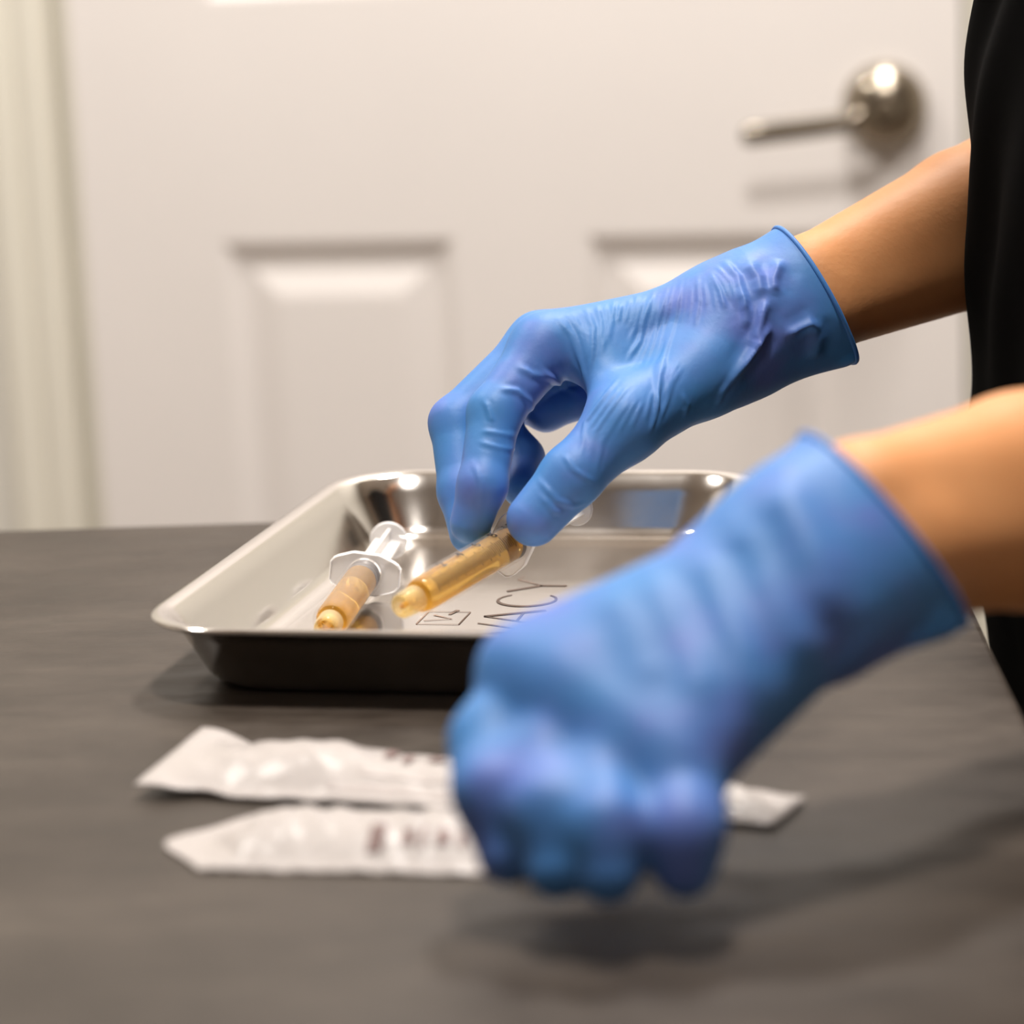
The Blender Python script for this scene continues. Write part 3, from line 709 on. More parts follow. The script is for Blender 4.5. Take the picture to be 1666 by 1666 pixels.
    ([(0.1122, 1.1311, 0.9374), (0.1100, 1.1299, 0.9351), (0.1078, 1.1289, 0.9328), (0.1057, 1.1279, 0.9306), (0.1028, 1.1261, 0.9271), (0.0999, 1.1240, 0.9237), (0.0969, 1.1217, 0.9204)], 0.00104, 0.00143),
    ([(0.1193, 1.1332, 0.9337), (0.1218, 1.1342, 0.9346), (0.1242, 1.1351, 0.9356), (0.1267, 1.1360, 0.9365), (0.1281, 1.1364, 0.9371), (0.1295, 1.1369, 0.9376), (0.1309, 1.1373, 0.9382)], 0.00104, 0.00143),
    ([(0.1184, 1.1466, 0.9628), (0.1173, 1.1444, 0.9605), (0.1162, 1.1423, 0.9583), (0.1151, 1.1404, 0.9561), (0.1151, 1.1392, 0.9546), (0.1151, 1.1382, 0.9530), (0.1151, 1.1372, 0.9515)], 0.00093, 0.00171),
    ([(0.1053, 1.1468, 0.9628), (0.1064, 1.1443, 0.9610), (0.1075, 1.1423, 0.9592), (0.1086, 1.1405, 0.9574), (0.1087, 1.1384, 0.9549), (0.1088, 1.1366, 0.9525), (0.1089, 1.1351, 0.9500)], 0.00087, 0.00190),
    ([(0.1084, 1.1291, 0.9328), (0.1060, 1.1280, 0.9305), (0.1037, 1.1267, 0.9283), (0.1014, 1.1252, 0.9261), (0.0988, 1.1232, 0.9232), (0.0962, 1.1213, 0.9203), (0.0937, 1.1197, 0.9173)], 0.00070, 0.00152),
    ([(0.0980, 1.1225, 0.9217), (0.0955, 1.1208, 0.9187), (0.0930, 1.1195, 0.9157), (0.0905, 1.1186, 0.9126), (0.0896, 1.1188, 0.9108), (0.0888, 1.1191, 0.9089), (0.0879, 1.1197, 0.9070)], 0.00070, 0.00152),
    ([(0.0993, 1.1377, 0.9541), (0.1003, 1.1354, 0.9510), (0.1014, 1.1333, 0.9479), (0.1024, 1.1317, 0.9447), (0.1021, 1.1306, 0.9425), (0.1018, 1.1296, 0.9404), (0.1015, 1.1286, 0.9382)], 0.00058, 0.00152),
    ([(0.0725, 1.1083, 0.9151), (0.0733, 1.1083, 0.9133), (0.0740, 1.1085, 0.9114), (0.0748, 1.1091, 0.9094), (0.0745, 1.1090, 0.9078), (0.0741, 1.1091, 0.9061), (0.0737, 1.1095, 0.9044)], 0.00046, 0.00133),
    ([(0.0247, 1.1389, 0.9452), (0.0252, 1.1379, 0.9446), (0.0256, 1.1371, 0.9440), (0.0261, 1.1364, 0.9434), (0.0266, 1.1357, 0.9427), (0.0270, 1.1352, 0.9421), (0.0275, 1.1347, 0.9414), (0.0280, 1.1342, 0.9408), (0.0284, 1.1338, 0.9401), (0.0289, 1.1333, 0.9394), (0.0293, 1.1328, 0.9387), (0.0297, 1.1323, 0.9380), (0.0300, 1.1318, 0.9373), (0.0303, 1.1314, 0.9366), (0.0306, 1.1309, 0.9359), (0.0309, 1.1304, 0.9351), (0.0311, 1.1300, 0.9344), (0.0313, 1.1296, 0.9336), (0.0315, 1.1291, 0.9328), (0.0317, 1.1287, 0.9320), (0.0319, 1.1283, 0.9312), (0.0321, 1.1280, 0.9305), (0.0323, 1.1276, 0.9297), (0.0325, 1.1272, 0.9289), (0.0327, 1.1269, 0.9281), (0.0329, 1.1266, 0.9273), (0.0330, 1.1262, 0.9265), (0.0332, 1.1259, 0.9257)], 0.00033, 0.00077),
    ([(0.0268, 1.1404, 0.9459), (0.0272, 1.1393, 0.9454), (0.0276, 1.1384, 0.9448), (0.0280, 1.1376, 0.9443), (0.0284, 1.1369, 0.9437), (0.0288, 1.1363, 0.9431), (0.0292, 1.1357, 0.9425), (0.0296, 1.1352, 0.9419), (0.0300, 1.1347, 0.9413), (0.0304, 1.1341, 0.9406), (0.0307, 1.1336, 0.9400), (0.0311, 1.1331, 0.9394), (0.0315, 1.1326, 0.9388), (0.0318, 1.1320, 0.9381), (0.0321, 1.1315, 0.9375), (0.0324, 1.1310, 0.9368), (0.0326, 1.1305, 0.9361), (0.0327, 1.1301, 0.9354), (0.0328, 1.1296, 0.9347), (0.0330, 1.1292, 0.9339), (0.0331, 1.1288, 0.9332), (0.0332, 1.1284, 0.9325), (0.0333, 1.1280, 0.9318), (0.0335, 1.1276, 0.9310), (0.0336, 1.1272, 0.9303), (0.0337, 1.1269, 0.9296), (0.0338, 1.1266, 0.9288), (0.0339, 1.1262, 0.9281), (0.0339, 1.1259, 0.9273), (0.0340, 1.1256, 0.9266), (0.0341, 1.1252, 0.9258), (0.0342, 1.1249, 0.9251), (0.0342, 1.1245, 0.9244), (0.0343, 1.1242, 0.9236)], 0.00041, 0.00085),
    ([(0.0332, 1.1367, 0.9433), (0.0335, 1.1360, 0.9427), (0.0339, 1.1353, 0.9421), (0.0342, 1.1346, 0.9414), (0.0344, 1.1339, 0.9408), (0.0346, 1.1333, 0.9401), (0.0349, 1.1326, 0.9395), (0.0351, 1.1320, 0.9388), (0.0353, 1.1314, 0.9382), (0.0355, 1.1309, 0.9375), (0.0355, 1.1303, 0.9368), (0.0355, 1.1298, 0.9361), (0.0355, 1.1293, 0.9353), (0.0355, 1.1288, 0.9346), (0.0355, 1.1284, 0.9339), (0.0355, 1.1279, 0.9331), (0.0355, 1.1275, 0.9324), (0.0355, 1.1271, 0.9316), (0.0355, 1.1267, 0.9309), (0.0354, 1.1264, 0.9302), (0.0354, 1.1260, 0.9294), (0.0353, 1.1257, 0.9287)], 0.00033, 0.00092),
    ([(0.0343, 1.1396, 0.9456), (0.0346, 1.1387, 0.9449), (0.0350, 1.1378, 0.9443), (0.0353, 1.1369, 0.9436), (0.0356, 1.1361, 0.9429), (0.0360, 1.1353, 0.9422), (0.0363, 1.1345, 0.9415), (0.0364, 1.1338, 0.9408), (0.0365, 1.1330, 0.9401), (0.0366, 1.1323, 0.9393), (0.0367, 1.1316, 0.9386), (0.0367, 1.1310, 0.9378), (0.0367, 1.1304, 0.9371), (0.0367, 1.1298, 0.9363), (0.0366, 1.1292, 0.9355), (0.0366, 1.1287, 0.9347), (0.0366, 1.1282, 0.9339), (0.0365, 1.1277, 0.9331), (0.0365, 1.1272, 0.9323), (0.0364, 1.1268, 0.9315), (0.0363, 1.1264, 0.9307), (0.0362, 1.1260, 0.9299), (0.0360, 1.1257, 0.9292), (0.0359, 1.1253, 0.9284), (0.0357, 1.1250, 0.9276), (0.0356, 1.1247, 0.9268), (0.0354, 1.1244, 0.9260), (0.0353, 1.1241, 0.9252)], 0.00036, 0.00087),
    ([(0.0398, 1.1455, 0.9485), (0.0400, 1.1437, 0.9480), (0.0401, 1.1423, 0.9474), (0.0403, 1.1412, 0.9468), (0.0404, 1.1402, 0.9461), (0.0406, 1.1394, 0.9455), (0.0408, 1.1385, 0.9448), (0.0410, 1.1377, 0.9442), (0.0411, 1.1369, 0.9435), (0.0413, 1.1362, 0.9429), (0.0413, 1.1354, 0.9422), (0.0412, 1.1346, 0.9415), (0.0412, 1.1339, 0.9408), (0.0411, 1.1332, 0.9401), (0.0410, 1.1324, 0.9394), (0.0409, 1.1317, 0.9387), (0.0407, 1.1311, 0.9380), (0.0406, 1.1304, 0.9373), (0.0405, 1.1298, 0.9366), (0.0404, 1.1293, 0.9358), (0.0403, 1.1287, 0.9351), (0.0402, 1.1282, 0.9344)], 0.00035, 0.00093),
    ([(0.0438, 1.1426, 0.9477), (0.0438, 1.1417, 0.9472), (0.0438, 1.1408, 0.9466), (0.0438, 1.1401, 0.9460), (0.0438, 1.1394, 0.9455), (0.0438, 1.1387, 0.9449), (0.0439, 1.1381, 0.9443), (0.0438, 1.1374, 0.9437), (0.0437, 1.1368, 0.9431), (0.0436, 1.1361, 0.9426), (0.0435, 1.1355, 0.9420), (0.0434, 1.1348, 0.9414), (0.0433, 1.1342, 0.9408), (0.0431, 1.1336, 0.9402), (0.0430, 1.1330, 0.9396), (0.0429, 1.1324, 0.9390), (0.0428, 1.1318, 0.9384), (0.0426, 1.1312, 0.9378), (0.0425, 1.1307, 0.9372), (0.0423, 1.1301, 0.9366), (0.0422, 1.1296, 0.9360), (0.0420, 1.1291, 0.9354), (0.0419, 1.1286, 0.9348), (0.0417, 1.1282, 0.9342), (0.0415, 1.1277, 0.9336), (0.0413, 1.1272, 0.9330), (0.0412, 1.1268, 0.9324), (0.0410, 1.1264, 0.9318), (0.0408, 1.1259, 0.9312), (0.0406, 1.1255, 0.9306), (0.0405, 1.1251, 0.9300)], 0.00029, 0.00094),
    ([(0.0502, 1.1438, 0.9486), (0.0500, 1.1430, 0.9481), (0.0499, 1.1423, 0.9477), (0.0497, 1.1416, 0.9472), (0.0496, 1.1410, 0.9468), (0.0495, 1.1405, 0.9463), (0.0493, 1.1400, 0.9459), (0.0492, 1.1395, 0.9454), (0.0491, 1.1390, 0.9449), (0.0490, 1.1385, 0.9444), (0.0488, 1.1381, 0.9440), (0.0487, 1.1377, 0.9435), (0.0486, 1.1373, 0.9430), (0.0484, 1.1368, 0.9425), (0.0483, 1.1364, 0.9420), (0.0481, 1.1359, 0.9416)], 0.00040, 0.00084),
    ([(0.0546, 1.1476, 0.9503), (0.0544, 1.1465, 0.9500), (0.0542, 1.1455, 0.9496), (0.0541, 1.1447, 0.9492), (0.0539, 1.1439, 0.9488), (0.0538, 1.1432, 0.9484), (0.0536, 1.1426, 0.9480), (0.0535, 1.1420, 0.9475), (0.0533, 1.1415, 0.9471), (0.0532, 1.1410, 0.9467), (0.0530, 1.1405, 0.9463), (0.0529, 1.1400, 0.9458), (0.0527, 1.1396, 0.9454), (0.0526, 1.1392, 0.9449), (0.0525, 1.1388, 0.9445), (0.0523, 1.1384, 0.9440), (0.0522, 1.1381, 0.9436), (0.0521, 1.1377, 0.9431), (0.0519, 1.1374, 0.9427), (0.0518, 1.1370, 0.9422), (0.0517, 1.1367, 0.9418), (0.0515, 1.1363, 0.9413)], 0.00027, 0.00087),
    ([(0.0600, 1.1470, 0.9505), (0.0598, 1.1459, 0.9500), (0.0595, 1.1449, 0.9495), (0.0593, 1.1440, 0.9490), (0.0590, 1.1432, 0.9485), (0.0588, 1.1425, 0.9480), (0.0585, 1.1419, 0.9474), (0.0583, 1.1413, 0.9469), (0.0581, 1.1407, 0.9463), (0.0578, 1.1402, 0.9457), (0.0576, 1.1397, 0.9452), (0.0574, 1.1392, 0.9446), (0.0572, 1.1388, 0.9440), (0.0570, 1.1384, 0.9434), (0.0568, 1.1380, 0.9429), (0.0566, 1.1376, 0.9423), (0.0564, 1.1372, 0.9417), (0.0562, 1.1368, 0.9411), (0.0560, 1.1364, 0.9405), (0.0558, 1.1360, 0.9400), (0.0556, 1.1357, 0.9394), (0.0554, 1.1353, 0.9388), (0.0551, 1.1349, 0.9383), (0.0548, 1.1345, 0.9377), (0.0545, 1.1340, 0.9372), (0.0542, 1.1336, 0.9367), (0.0539, 1.1331, 0.9362), (0.0536, 1.1326, 0.9357), (0.0533, 1.1321, 0.9351), (0.0530, 1.1315, 0.9346), (0.0527, 1.1310, 0.9341)], 0.00038, 0.00095),
    ([(0.0625, 1.1465, 0.9506), (0.0622, 1.1453, 0.9499), (0.0618, 1.1443, 0.9493), (0.0615, 1.1433, 0.9486), (0.0612, 1.1425, 0.9479), (0.0608, 1.1417, 0.9472), (0.0605, 1.1410, 0.9465), (0.0602, 1.1403, 0.9458), (0.0599, 1.1398, 0.9451), (0.0596, 1.1392, 0.9444), (0.0593, 1.1387, 0.9436), (0.0590, 1.1382, 0.9429), (0.0587, 1.1377, 0.9422), (0.0585, 1.1372, 0.9414), (0.0582, 1.1368, 0.9407), (0.0580, 1.1363, 0.9399), (0.0577, 1.1359, 0.9392), (0.0575, 1.1354, 0.9384), (0.0572, 1.1349, 0.9377)], 0.00039, 0.00087),
    ([(0.0666, 1.1467, 0.9515), (0.0662, 1.1454, 0.9507), (0.0657, 1.1443, 0.9498), (0.0653, 1.1433, 0.9490), (0.0649, 1.1424, 0.9481), (0.0645, 1.1416, 0.9473), (0.0642, 1.1409, 0.9464), (0.0638, 1.1402, 0.9455), (0.0634, 1.1396, 0.9446), (0.0630, 1.1391, 0.9437), (0.0627, 1.1385, 0.9428), (0.0623, 1.1380, 0.9419), (0.0620, 1.1374, 0.9410), (0.0616, 1.1369, 0.9400), (0.0613, 1.1363, 0.9391), (0.0610, 1.1358, 0.9382), (0.0607, 1.1351, 0.9373), (0.0604, 1.1344, 0.9364), (0.0601, 1.1336, 0.9355), (0.0597, 1.1328, 0.9347), (0.0593, 1.1319, 0.9339), (0.0589, 1.1311, 0.9330)], 0.00026, 0.00077),
    ([(0.0666, 1.1433, 0.9492), (0.0662, 1.1424, 0.9483), (0.0658, 1.1416, 0.9474), (0.0655, 1.1409, 0.9464), (0.0651, 1.1402, 0.9455), (0.0647, 1.1396, 0.9446), (0.0643, 1.1391, 0.9436), (0.0639, 1.1385, 0.9427), (0.0636, 1.1380, 0.9418), (0.0632, 1.1375, 0.9408), (0.0629, 1.1369, 0.9399), (0.0625, 1.1364, 0.9389), (0.0622, 1.1357, 0.9380), (0.0619, 1.1349, 0.9370), (0.0615, 1.1341, 0.9361), (0.0612, 1.1332, 0.9352), (0.0608, 1.1323, 0.9343), (0.0605, 1.1314, 0.9335), (0.0601, 1.1305, 0.9326), (0.0596, 1.1297, 0.9317), (0.0591, 1.1289, 0.9309), (0.0586, 1.1281, 0.9301), (0.0581, 1.1274, 0.9292), (0.0576, 1.1266, 0.9284), (0.0571, 1.1257, 0.9276), (0.0565, 1.1247, 0.9268), (0.0560, 1.1235, 0.9260), (0.0555, 1.1217, 0.9253)], 0.00029, 0.00079),
    ([(0.0739, 1.1532, 0.9560), (0.0735, 1.1507, 0.9551), (0.0730, 1.1488, 0.9543), (0.0726, 1.1471, 0.9533), (0.0722, 1.1457, 0.9524), (0.0718, 1.1445, 0.9514), (0.0714, 1.1434, 0.9504), (0.0711, 1.1425, 0.9494), (0.0707, 1.1416, 0.9484), (0.0703, 1.1409, 0.9474), (0.0700, 1.1402, 0.9463), (0.0696, 1.1396, 0.9453), (0.0693, 1.1391, 0.9442), (0.0689, 1.1386, 0.9432), (0.0685, 1.1382, 0.9421), (0.0681, 1.1376, 0.9411), (0.0677, 1.1370, 0.9401), (0.0673, 1.1362, 0.9391), (0.0669, 1.1352, 0.9381), (0.0665, 1.1342, 0.9371), (0.0661, 1.1331, 0.9361), (0.0657, 1.1319, 0.9352), (0.0653, 1.1308, 0.9342), (0.0649, 1.1296, 0.9333), (0.0645, 1.1285, 0.9323), (0.0641, 1.1275, 0.9314), (0.0636, 1.1264, 0.9304), (0.0632, 1.1253, 0.9295), (0.0627, 1.1241, 0.9286), (0.0622, 1.1227, 0.9277), (0.0617, 1.1210, 0.9269)], 0.00033, 0.00077),
    ([(0.0745, 1.1455, 0.9530), (0.0742, 1.1443, 0.9519), (0.0738, 1.1432, 0.9509), (0.0735, 1.1422, 0.9498), (0.0731, 1.1413, 0.9487), (0.0728, 1.1406, 0.9476), (0.0725, 1.1399, 0.9465), (0.0722, 1.1392, 0.9453), (0.0719, 1.1387, 0.9442), (0.0716, 1.1381, 0.9431), (0.0712, 1.1375, 0.9420), (0.0707, 1.1368, 0.9409), (0.0703, 1.1360, 0.9398), (0.0698, 1.1350, 0.9388), (0.0694, 1.1338, 0.9378), (0.0689, 1.1326, 0.9368), (0.0685, 1.1313, 0.9358), (0.0680, 1.1301, 0.9348), (0.0676, 1.1289, 0.9338), (0.0672, 1.1276, 0.9328), (0.0667, 1.1264, 0.9318), (0.0663, 1.1251, 0.9308)], 0.00031, 0.00095),
    ([(0.0794, 1.1515, 0.9580), (0.0791, 1.1496, 0.9571), (0.0789, 1.1480, 0.9563), (0.0786, 1.1466, 0.9554), (0.0784, 1.1454, 0.9545), (0.0782, 1.1443, 0.9535), (0.0780, 1.1433, 0.9526), (0.0777, 1.1423, 0.9516), (0.0775, 1.1415, 0.9507), (0.0773, 1.1407, 0.9497), (0.0771, 1.1399, 0.9488), (0.0769, 1.1393, 0.9478), (0.0768, 1.1386, 0.9468), (0.0765, 1.1380, 0.9458), (0.0762, 1.1374, 0.9449), (0.0759, 1.1368, 0.9439), (0.0755, 1.1362, 0.9430), (0.0752, 1.1356, 0.9420), (0.0749, 1.1349, 0.9411), (0.0745, 1.1342, 0.9402), (0.0742, 1.1333, 0.9393), (0.0738, 1.1323, 0.9384)], 0.00024, 0.00084),
    ([(0.0806, 1.1459, 0.9558), (0.0804, 1.1450, 0.9550), (0.0803, 1.1441, 0.9543), (0.0802, 1.1432, 0.9535), (0.0801, 1.1424, 0.9528), (0.0800, 1.1417, 0.9520), (0.0798, 1.1410, 0.9513), (0.0797, 1.1403, 0.9505), (0.0796, 1.1396, 0.9497), (0.0795, 1.1390, 0.9490), (0.0794, 1.1385, 0.9482), (0.0792, 1.1379, 0.9474), (0.0791, 1.1374, 0.9466), (0.0789, 1.1369, 0.9459), (0.0787, 1.1363, 0.9451), (0.0785, 1.1358, 0.9444), (0.0783, 1.1352, 0.9436), (0.0780, 1.1347, 0.9428), (0.0778, 1.1341, 0.9421)], 0.00027, 0.00094),
    ([(0.0854, 1.1437, 0.9562), (0.0855, 1.1430, 0.9557), (0.0855, 1.1424, 0.9552), (0.0856, 1.1417, 0.9546), (0.0856, 1.1411, 0.9541), (0.0857, 1.1406, 0.9536), (0.0857, 1.1400, 0.9530), (0.0858, 1.1394, 0.9525), (0.0858, 1.1389, 0.9519), (0.0859, 1.1384, 0.9514), (0.0859, 1.1379, 0.9508), (0.0859, 1.1374, 0.9503), (0.0859, 1.1370, 0.9498), (0.0858, 1.1365, 0.9492), (0.0858, 1.1361, 0.9486), (0.0857, 1.1357, 0.9481), (0.0856, 1.1353, 0.9475), (0.0855, 1.1349, 0.9470), (0.0855, 1.1344, 0.9464)], 0.00033, 0.00087),
    ([(0.0879, 1.1457, 0.9584), (0.0881, 1.1449, 0.9580), (0.0882, 1.1442, 0.9575), (0.0883, 1.1435, 0.9571), (0.0884, 1.1428, 0.9566), (0.0885, 1.1422, 0.9561), (0.0886, 1.1416, 0.9557), (0.0888, 1.1411, 0.9552), (0.0889, 1.1405, 0.9547), (0.0890, 1.1400, 0.9542), (0.0891, 1.1395, 0.9538), (0.0893, 1.1390, 0.9533), (0.0894, 1.1385, 0.9528), (0.0895, 1.1380, 0.9523), (0.0896, 1.1376, 0.9518), (0.0897, 1.1371, 0.9513), (0.0897, 1.1367, 0.9508), (0.0897, 1.1362, 0.9503), (0.0897, 1.1358, 0.9498), (0.0898, 1.1354, 0.9493), (0.0898, 1.1350, 0.9488), (0.0898, 1.1346, 0.9483), (0.0898, 1.1342, 0.9477), (0.0898, 1.1338, 0.9472), (0.0899, 1.1335, 0.9467), (0.0899, 1.1331, 0.9462), (0.0899, 1.1327, 0.9457), (0.0899, 1.1323, 0.9452)], 0.00029, 0.00090),
    ([(0.0904, 1.1485, 0.9608), (0.0906, 1.1476, 0.9604), (0.0908, 1.1468, 0.9600), (0.0911, 1.1460, 0.9596), (0.0913, 1.1452, 0.9592), (0.0916, 1.1445, 0.9588), (0.0918, 1.1438, 0.9584), (0.0920, 1.1432, 0.9580), (0.0923, 1.1425, 0.9576), (0.0925, 1.1419, 0.9572), (0.0928, 1.1414, 0.9567), (0.0930, 1.1408, 0.9563), (0.0933, 1.1403, 0.9559), (0.0935, 1.1398, 0.9554), (0.0937, 1.1393, 0.9550), (0.0940, 1.1388, 0.9545), (0.0941, 1.1384, 0.9541), (0.0942, 1.1379, 0.9536), (0.0944, 1.1375, 0.9531), (0.0945, 1.1370, 0.9526), (0.0946, 1.1366, 0.9521), (0.0947, 1.1362, 0.9516), (0.0948, 1.1358, 0.9511), (0.0949, 1.1354, 0.9506), (0.0950, 1.1350, 0.9500)], 0.00031, 0.00076),
    ([(0.0914, 1.1467, 0.9601), (0.0917, 1.1459, 0.9597), (0.0920, 1.1451, 0.9593), (0.0923, 1.1444, 0.9589), (0.0926, 1.1437, 0.9585), (0.0929, 1.1431, 0.9581), (0.0932, 1.1424, 0.9577), (0.0935, 1.1418, 0.9573), (0.0938, 1.1412, 0.9569), (0.0942, 1.1407, 0.9564), (0.0944, 1.1401, 0.9560), (0.0946, 1.1396, 0.9555), (0.0949, 1.1391, 0.9550), (0.0950, 1.1386, 0.9545), (0.0951, 1.1381, 0.9540), (0.0952, 1.1377, 0.9535), (0.0953, 1.1372, 0.9529), (0.0954, 1.1367, 0.9524), (0.0955, 1.1363, 0.9518), (0.0956, 1.1359, 0.9513), (0.0957, 1.1355, 0.9508), (0.0958, 1.1350, 0.9502), (0.0959, 1.1346, 0.9497), (0.0960, 1.1343, 0.9491), (0.0961, 1.1339, 0.9486)], 0.00033, 0.00077),
    ([(0.0944, 1.1479, 0.9615), (0.0948, 1.1470, 0.9611), (0.0952, 1.1461, 0.9606), (0.0956, 1.1453, 0.9602), (0.0960, 1.1445, 0.9597), (0.0964, 1.1438, 0.9593), (0.0967, 1.1431, 0.9589), (0.0971, 1.1424, 0.9584), (0.0975, 1.1418, 0.9579), (0.0978, 1.1412, 0.9574), (0.0981, 1.1406, 0.9569), (0.0983, 1.1399, 0.9564), (0.0985, 1.1394, 0.9558), (0.0986, 1.1388, 0.9552), (0.0987, 1.1382, 0.9546), (0.0988, 1.1377, 0.9540), (0.0989, 1.1372, 0.9534), (0.0990, 1.1367, 0.9528), (0.0992, 1.1362, 0.9522), (0.0993, 1.1358, 0.9515), (0.0994, 1.1353, 0.9509), (0.0995, 1.1349, 0.9503), (0.0996, 1.1344, 0.9497), (0.0996, 1.1340, 0.9491), (0.0997, 1.1336, 0.9484)], 0.00035, 0.00090),
    ([(0.0944, 1.1509, 0.9629), (0.0948, 1.1497, 0.9624), (0.0952, 1.1486, 0.9620), (0.0956, 1.1476, 0.9615), (0.0960, 1.1466, 0.9611), (0.0964, 1.1457, 0.9606), (0.0968, 1.1449, 0.9601), (0.0972, 1.1441, 0.9597), (0.0976, 1.1434, 0.9592), (0.0980, 1.1427, 0.9587), (0.0984, 1.1420, 0.9582), (0.0988, 1.1413, 0.9577), (0.0992, 1.1407, 0.9571), (0.0993, 1.1400, 0.9565), (0.0995, 1.1394, 0.9559), (0.0997, 1.1387, 0.9553), (0.0998, 1.1381, 0.9546), (0.0999, 1.1376, 0.9540), (0.1000, 1.1371, 0.9533), (0.1002, 1.1366, 0.9527), (0.1003, 1.1361, 0.9520), (0.1004, 1.1356, 0.9513)], 0.00025, 0.00085),
    ([(0.0461, 1.1027, 0.9190), (0.0454, 1.1015, 0.9184), (0.0446, 1.1004, 0.9177), (0.0439, 1.0995, 0.9169), (0.0432, 1.0988, 0.9162), (0.0424, 1.0982, 0.9154), (0.0417, 1.0976, 0.9146), (0.0410, 1.0971, 0.9138), (0.0403, 1.0967, 0.9130), (0.0396, 1.0964, 0.9122), (0.0389, 1.0961, 0.9113), (0.0382, 1.0958, 0.9105), (0.0375, 1.0955, 0.9097), (0.0368, 1.0952, 0.9088), (0.0361, 1.0949, 0.9080), (0.0354, 1.0946, 0.9071), (0.0347, 1.0942, 0.9063), (0.0341, 1.0938, 0.9055), (0.0334, 1.0934, 0.9046), (0.0332, 1.0926, 0.9037), (0.0329, 1.0917, 0.9027), (0.0327, 1.0909, 0.9018)], 0.00028, 0.00087),
    ([(0.0506, 1.1042, 0.9200), (0.0499, 1.1028, 0.9194), (0.0491, 1.1015, 0.9187), (0.0484, 1.1003, 0.9180), (0.0476, 1.0992, 0.9173), (0.0469, 1.0982, 0.9166), (0.0461, 1.0974, 0.9159), (0.0454, 1.0967, 0.9151), (0.0447, 1.0961, 0.9143), (0.0439, 1.0956, 0.9136), (0.0432, 1.0951, 0.9127), (0.0425, 1.0947, 0.9119), (0.0418, 1.0944, 0.9111), (0.0411, 1.0940, 0.9103), (0.0405, 1.0937, 0.9094), (0.0398, 1.0935, 0.9086), (0.0391, 1.0932, 0.9077), (0.0384, 1.0929, 0.9069), (0.0377, 1.0926, 0.9060), (0.0371, 1.0922, 0.9052), (0.0364, 1.0918, 0.9043), (0.0357, 1.0914, 0.9035), (0.0355, 1.0908, 0.9025), (0.0352, 1.0902, 0.9015), (0.0349, 1.0895, 0.9006)], 0.00032, 0.00090),
    ([(0.0522, 1.1013, 0.9183), (0.0515, 1.1001, 0.9176), (0.0507, 1.0989, 0.9170), (0.0500, 1.0979, 0.9163), (0.0492, 1.0969, 0.9156), (0.0485, 1.0961, 0.9148), (0.0477, 1.0954, 0.9141), (0.0470, 1.0948, 0.9133), (0.0463, 1.0943, 0.9125), (0.0456, 1.0938, 0.9117), (0.0449, 1.0934, 0.9109), (0.0442, 1.0930, 0.9101), (0.0435, 1.0927, 0.9092), (0.0428, 1.0924, 0.9084), (0.0421, 1.0922, 0.9075), (0.0415, 1.0919, 0.9067), (0.0408, 1.0916, 0.9058), (0.0401, 1.0913, 0.9049), (0.0395, 1.0910, 0.9041), (0.0388, 1.0907, 0.9032), (0.0381, 1.0903, 0.9024), (0.0375, 1.0899, 0.9015), (0.0372, 1.0894, 0.9006), (0.0369, 1.0889, 0.8996), (0.0366, 1.0884, 0.8986)], 0.00024, 0.00084),
    ([(0.0539, 1.0981, 0.9155), (0.0534, 1.0972, 0.9149), (0.0528, 1.0964, 0.9142), (0.0523, 1.0956, 0.9136), (0.0517, 1.0949, 0.9129), (0.0512, 1.0943, 0.9122), (0.0506, 1.0938, 0.9115), (0.0501, 1.0933, 0.9108), (0.0496, 1.0928, 0.9101), (0.0491, 1.0925, 0.9094), (0.0486, 1.0921, 0.9086), (0.0481, 1.0918, 0.9079), (0.0476, 1.0915, 0.9071), (0.0471, 1.0913, 0.9063), (0.0466, 1.0910, 0.9056), (0.0462, 1.0908, 0.9048), (0.0457, 1.0906, 0.9040), (0.0452, 1.0904, 0.9032), (0.0447, 1.0902, 0.9025)], 0.00037, 0.00084),
    ([(0.0556, 1.0972, 0.9137), (0.0552, 1.0965, 0.9131), (0.0548, 1.0959, 0.9125), (0.0544, 1.0952, 0.9119), (0.0541, 1.0947, 0.9113), (0.0537, 1.0941, 0.9107), (0.0533, 1.0937, 0.9101), (0.0530, 1.0932, 0.9094), (0.0526, 1.0929, 0.9088), (0.0523, 1.0925, 0.9081), (0.0519, 1.0922, 0.9074), (0.0516, 1.0920, 0.9067), (0.0512, 1.0917, 0.9061), (0.0509, 1.0915, 0.9054), (0.0505, 1.0913, 0.9047), (0.0501, 1.0911, 0.9040)], 0.00038, 0.00085),
    ([(0.0608, 1.1045, 0.9180), (0.0605, 1.1038, 0.9174), (0.0603, 1.1031, 0.9169), (0.0601, 1.1025, 0.9164), (0.0598, 1.1018, 0.9159), (0.0596, 1.1011, 0.9153), (0.0594, 1.1005, 0.9148), (0.0591, 1.0998, 0.9143), (0.0589, 1.0992, 0.9138), (0.0587, 1.0986, 0.9132), (0.0584, 1.0981, 0.9127), (0.0582, 1.0975, 0.9121), (0.0580, 1.0970, 0.9116), (0.0578, 1.0965, 0.9110), (0.0575, 1.0961, 0.9105), (0.0573, 1.0956, 0.9099), (0.0571, 1.0952, 0.9093), (0.0569, 1.0949, 0.9087), (0.0567, 1.0945, 0.9082), (0.0565, 1.0941, 0.9076), (0.0562, 1.0938, 0.9070), (0.0560, 1.0935, 0.9064)], 0.00037, 0.00092),
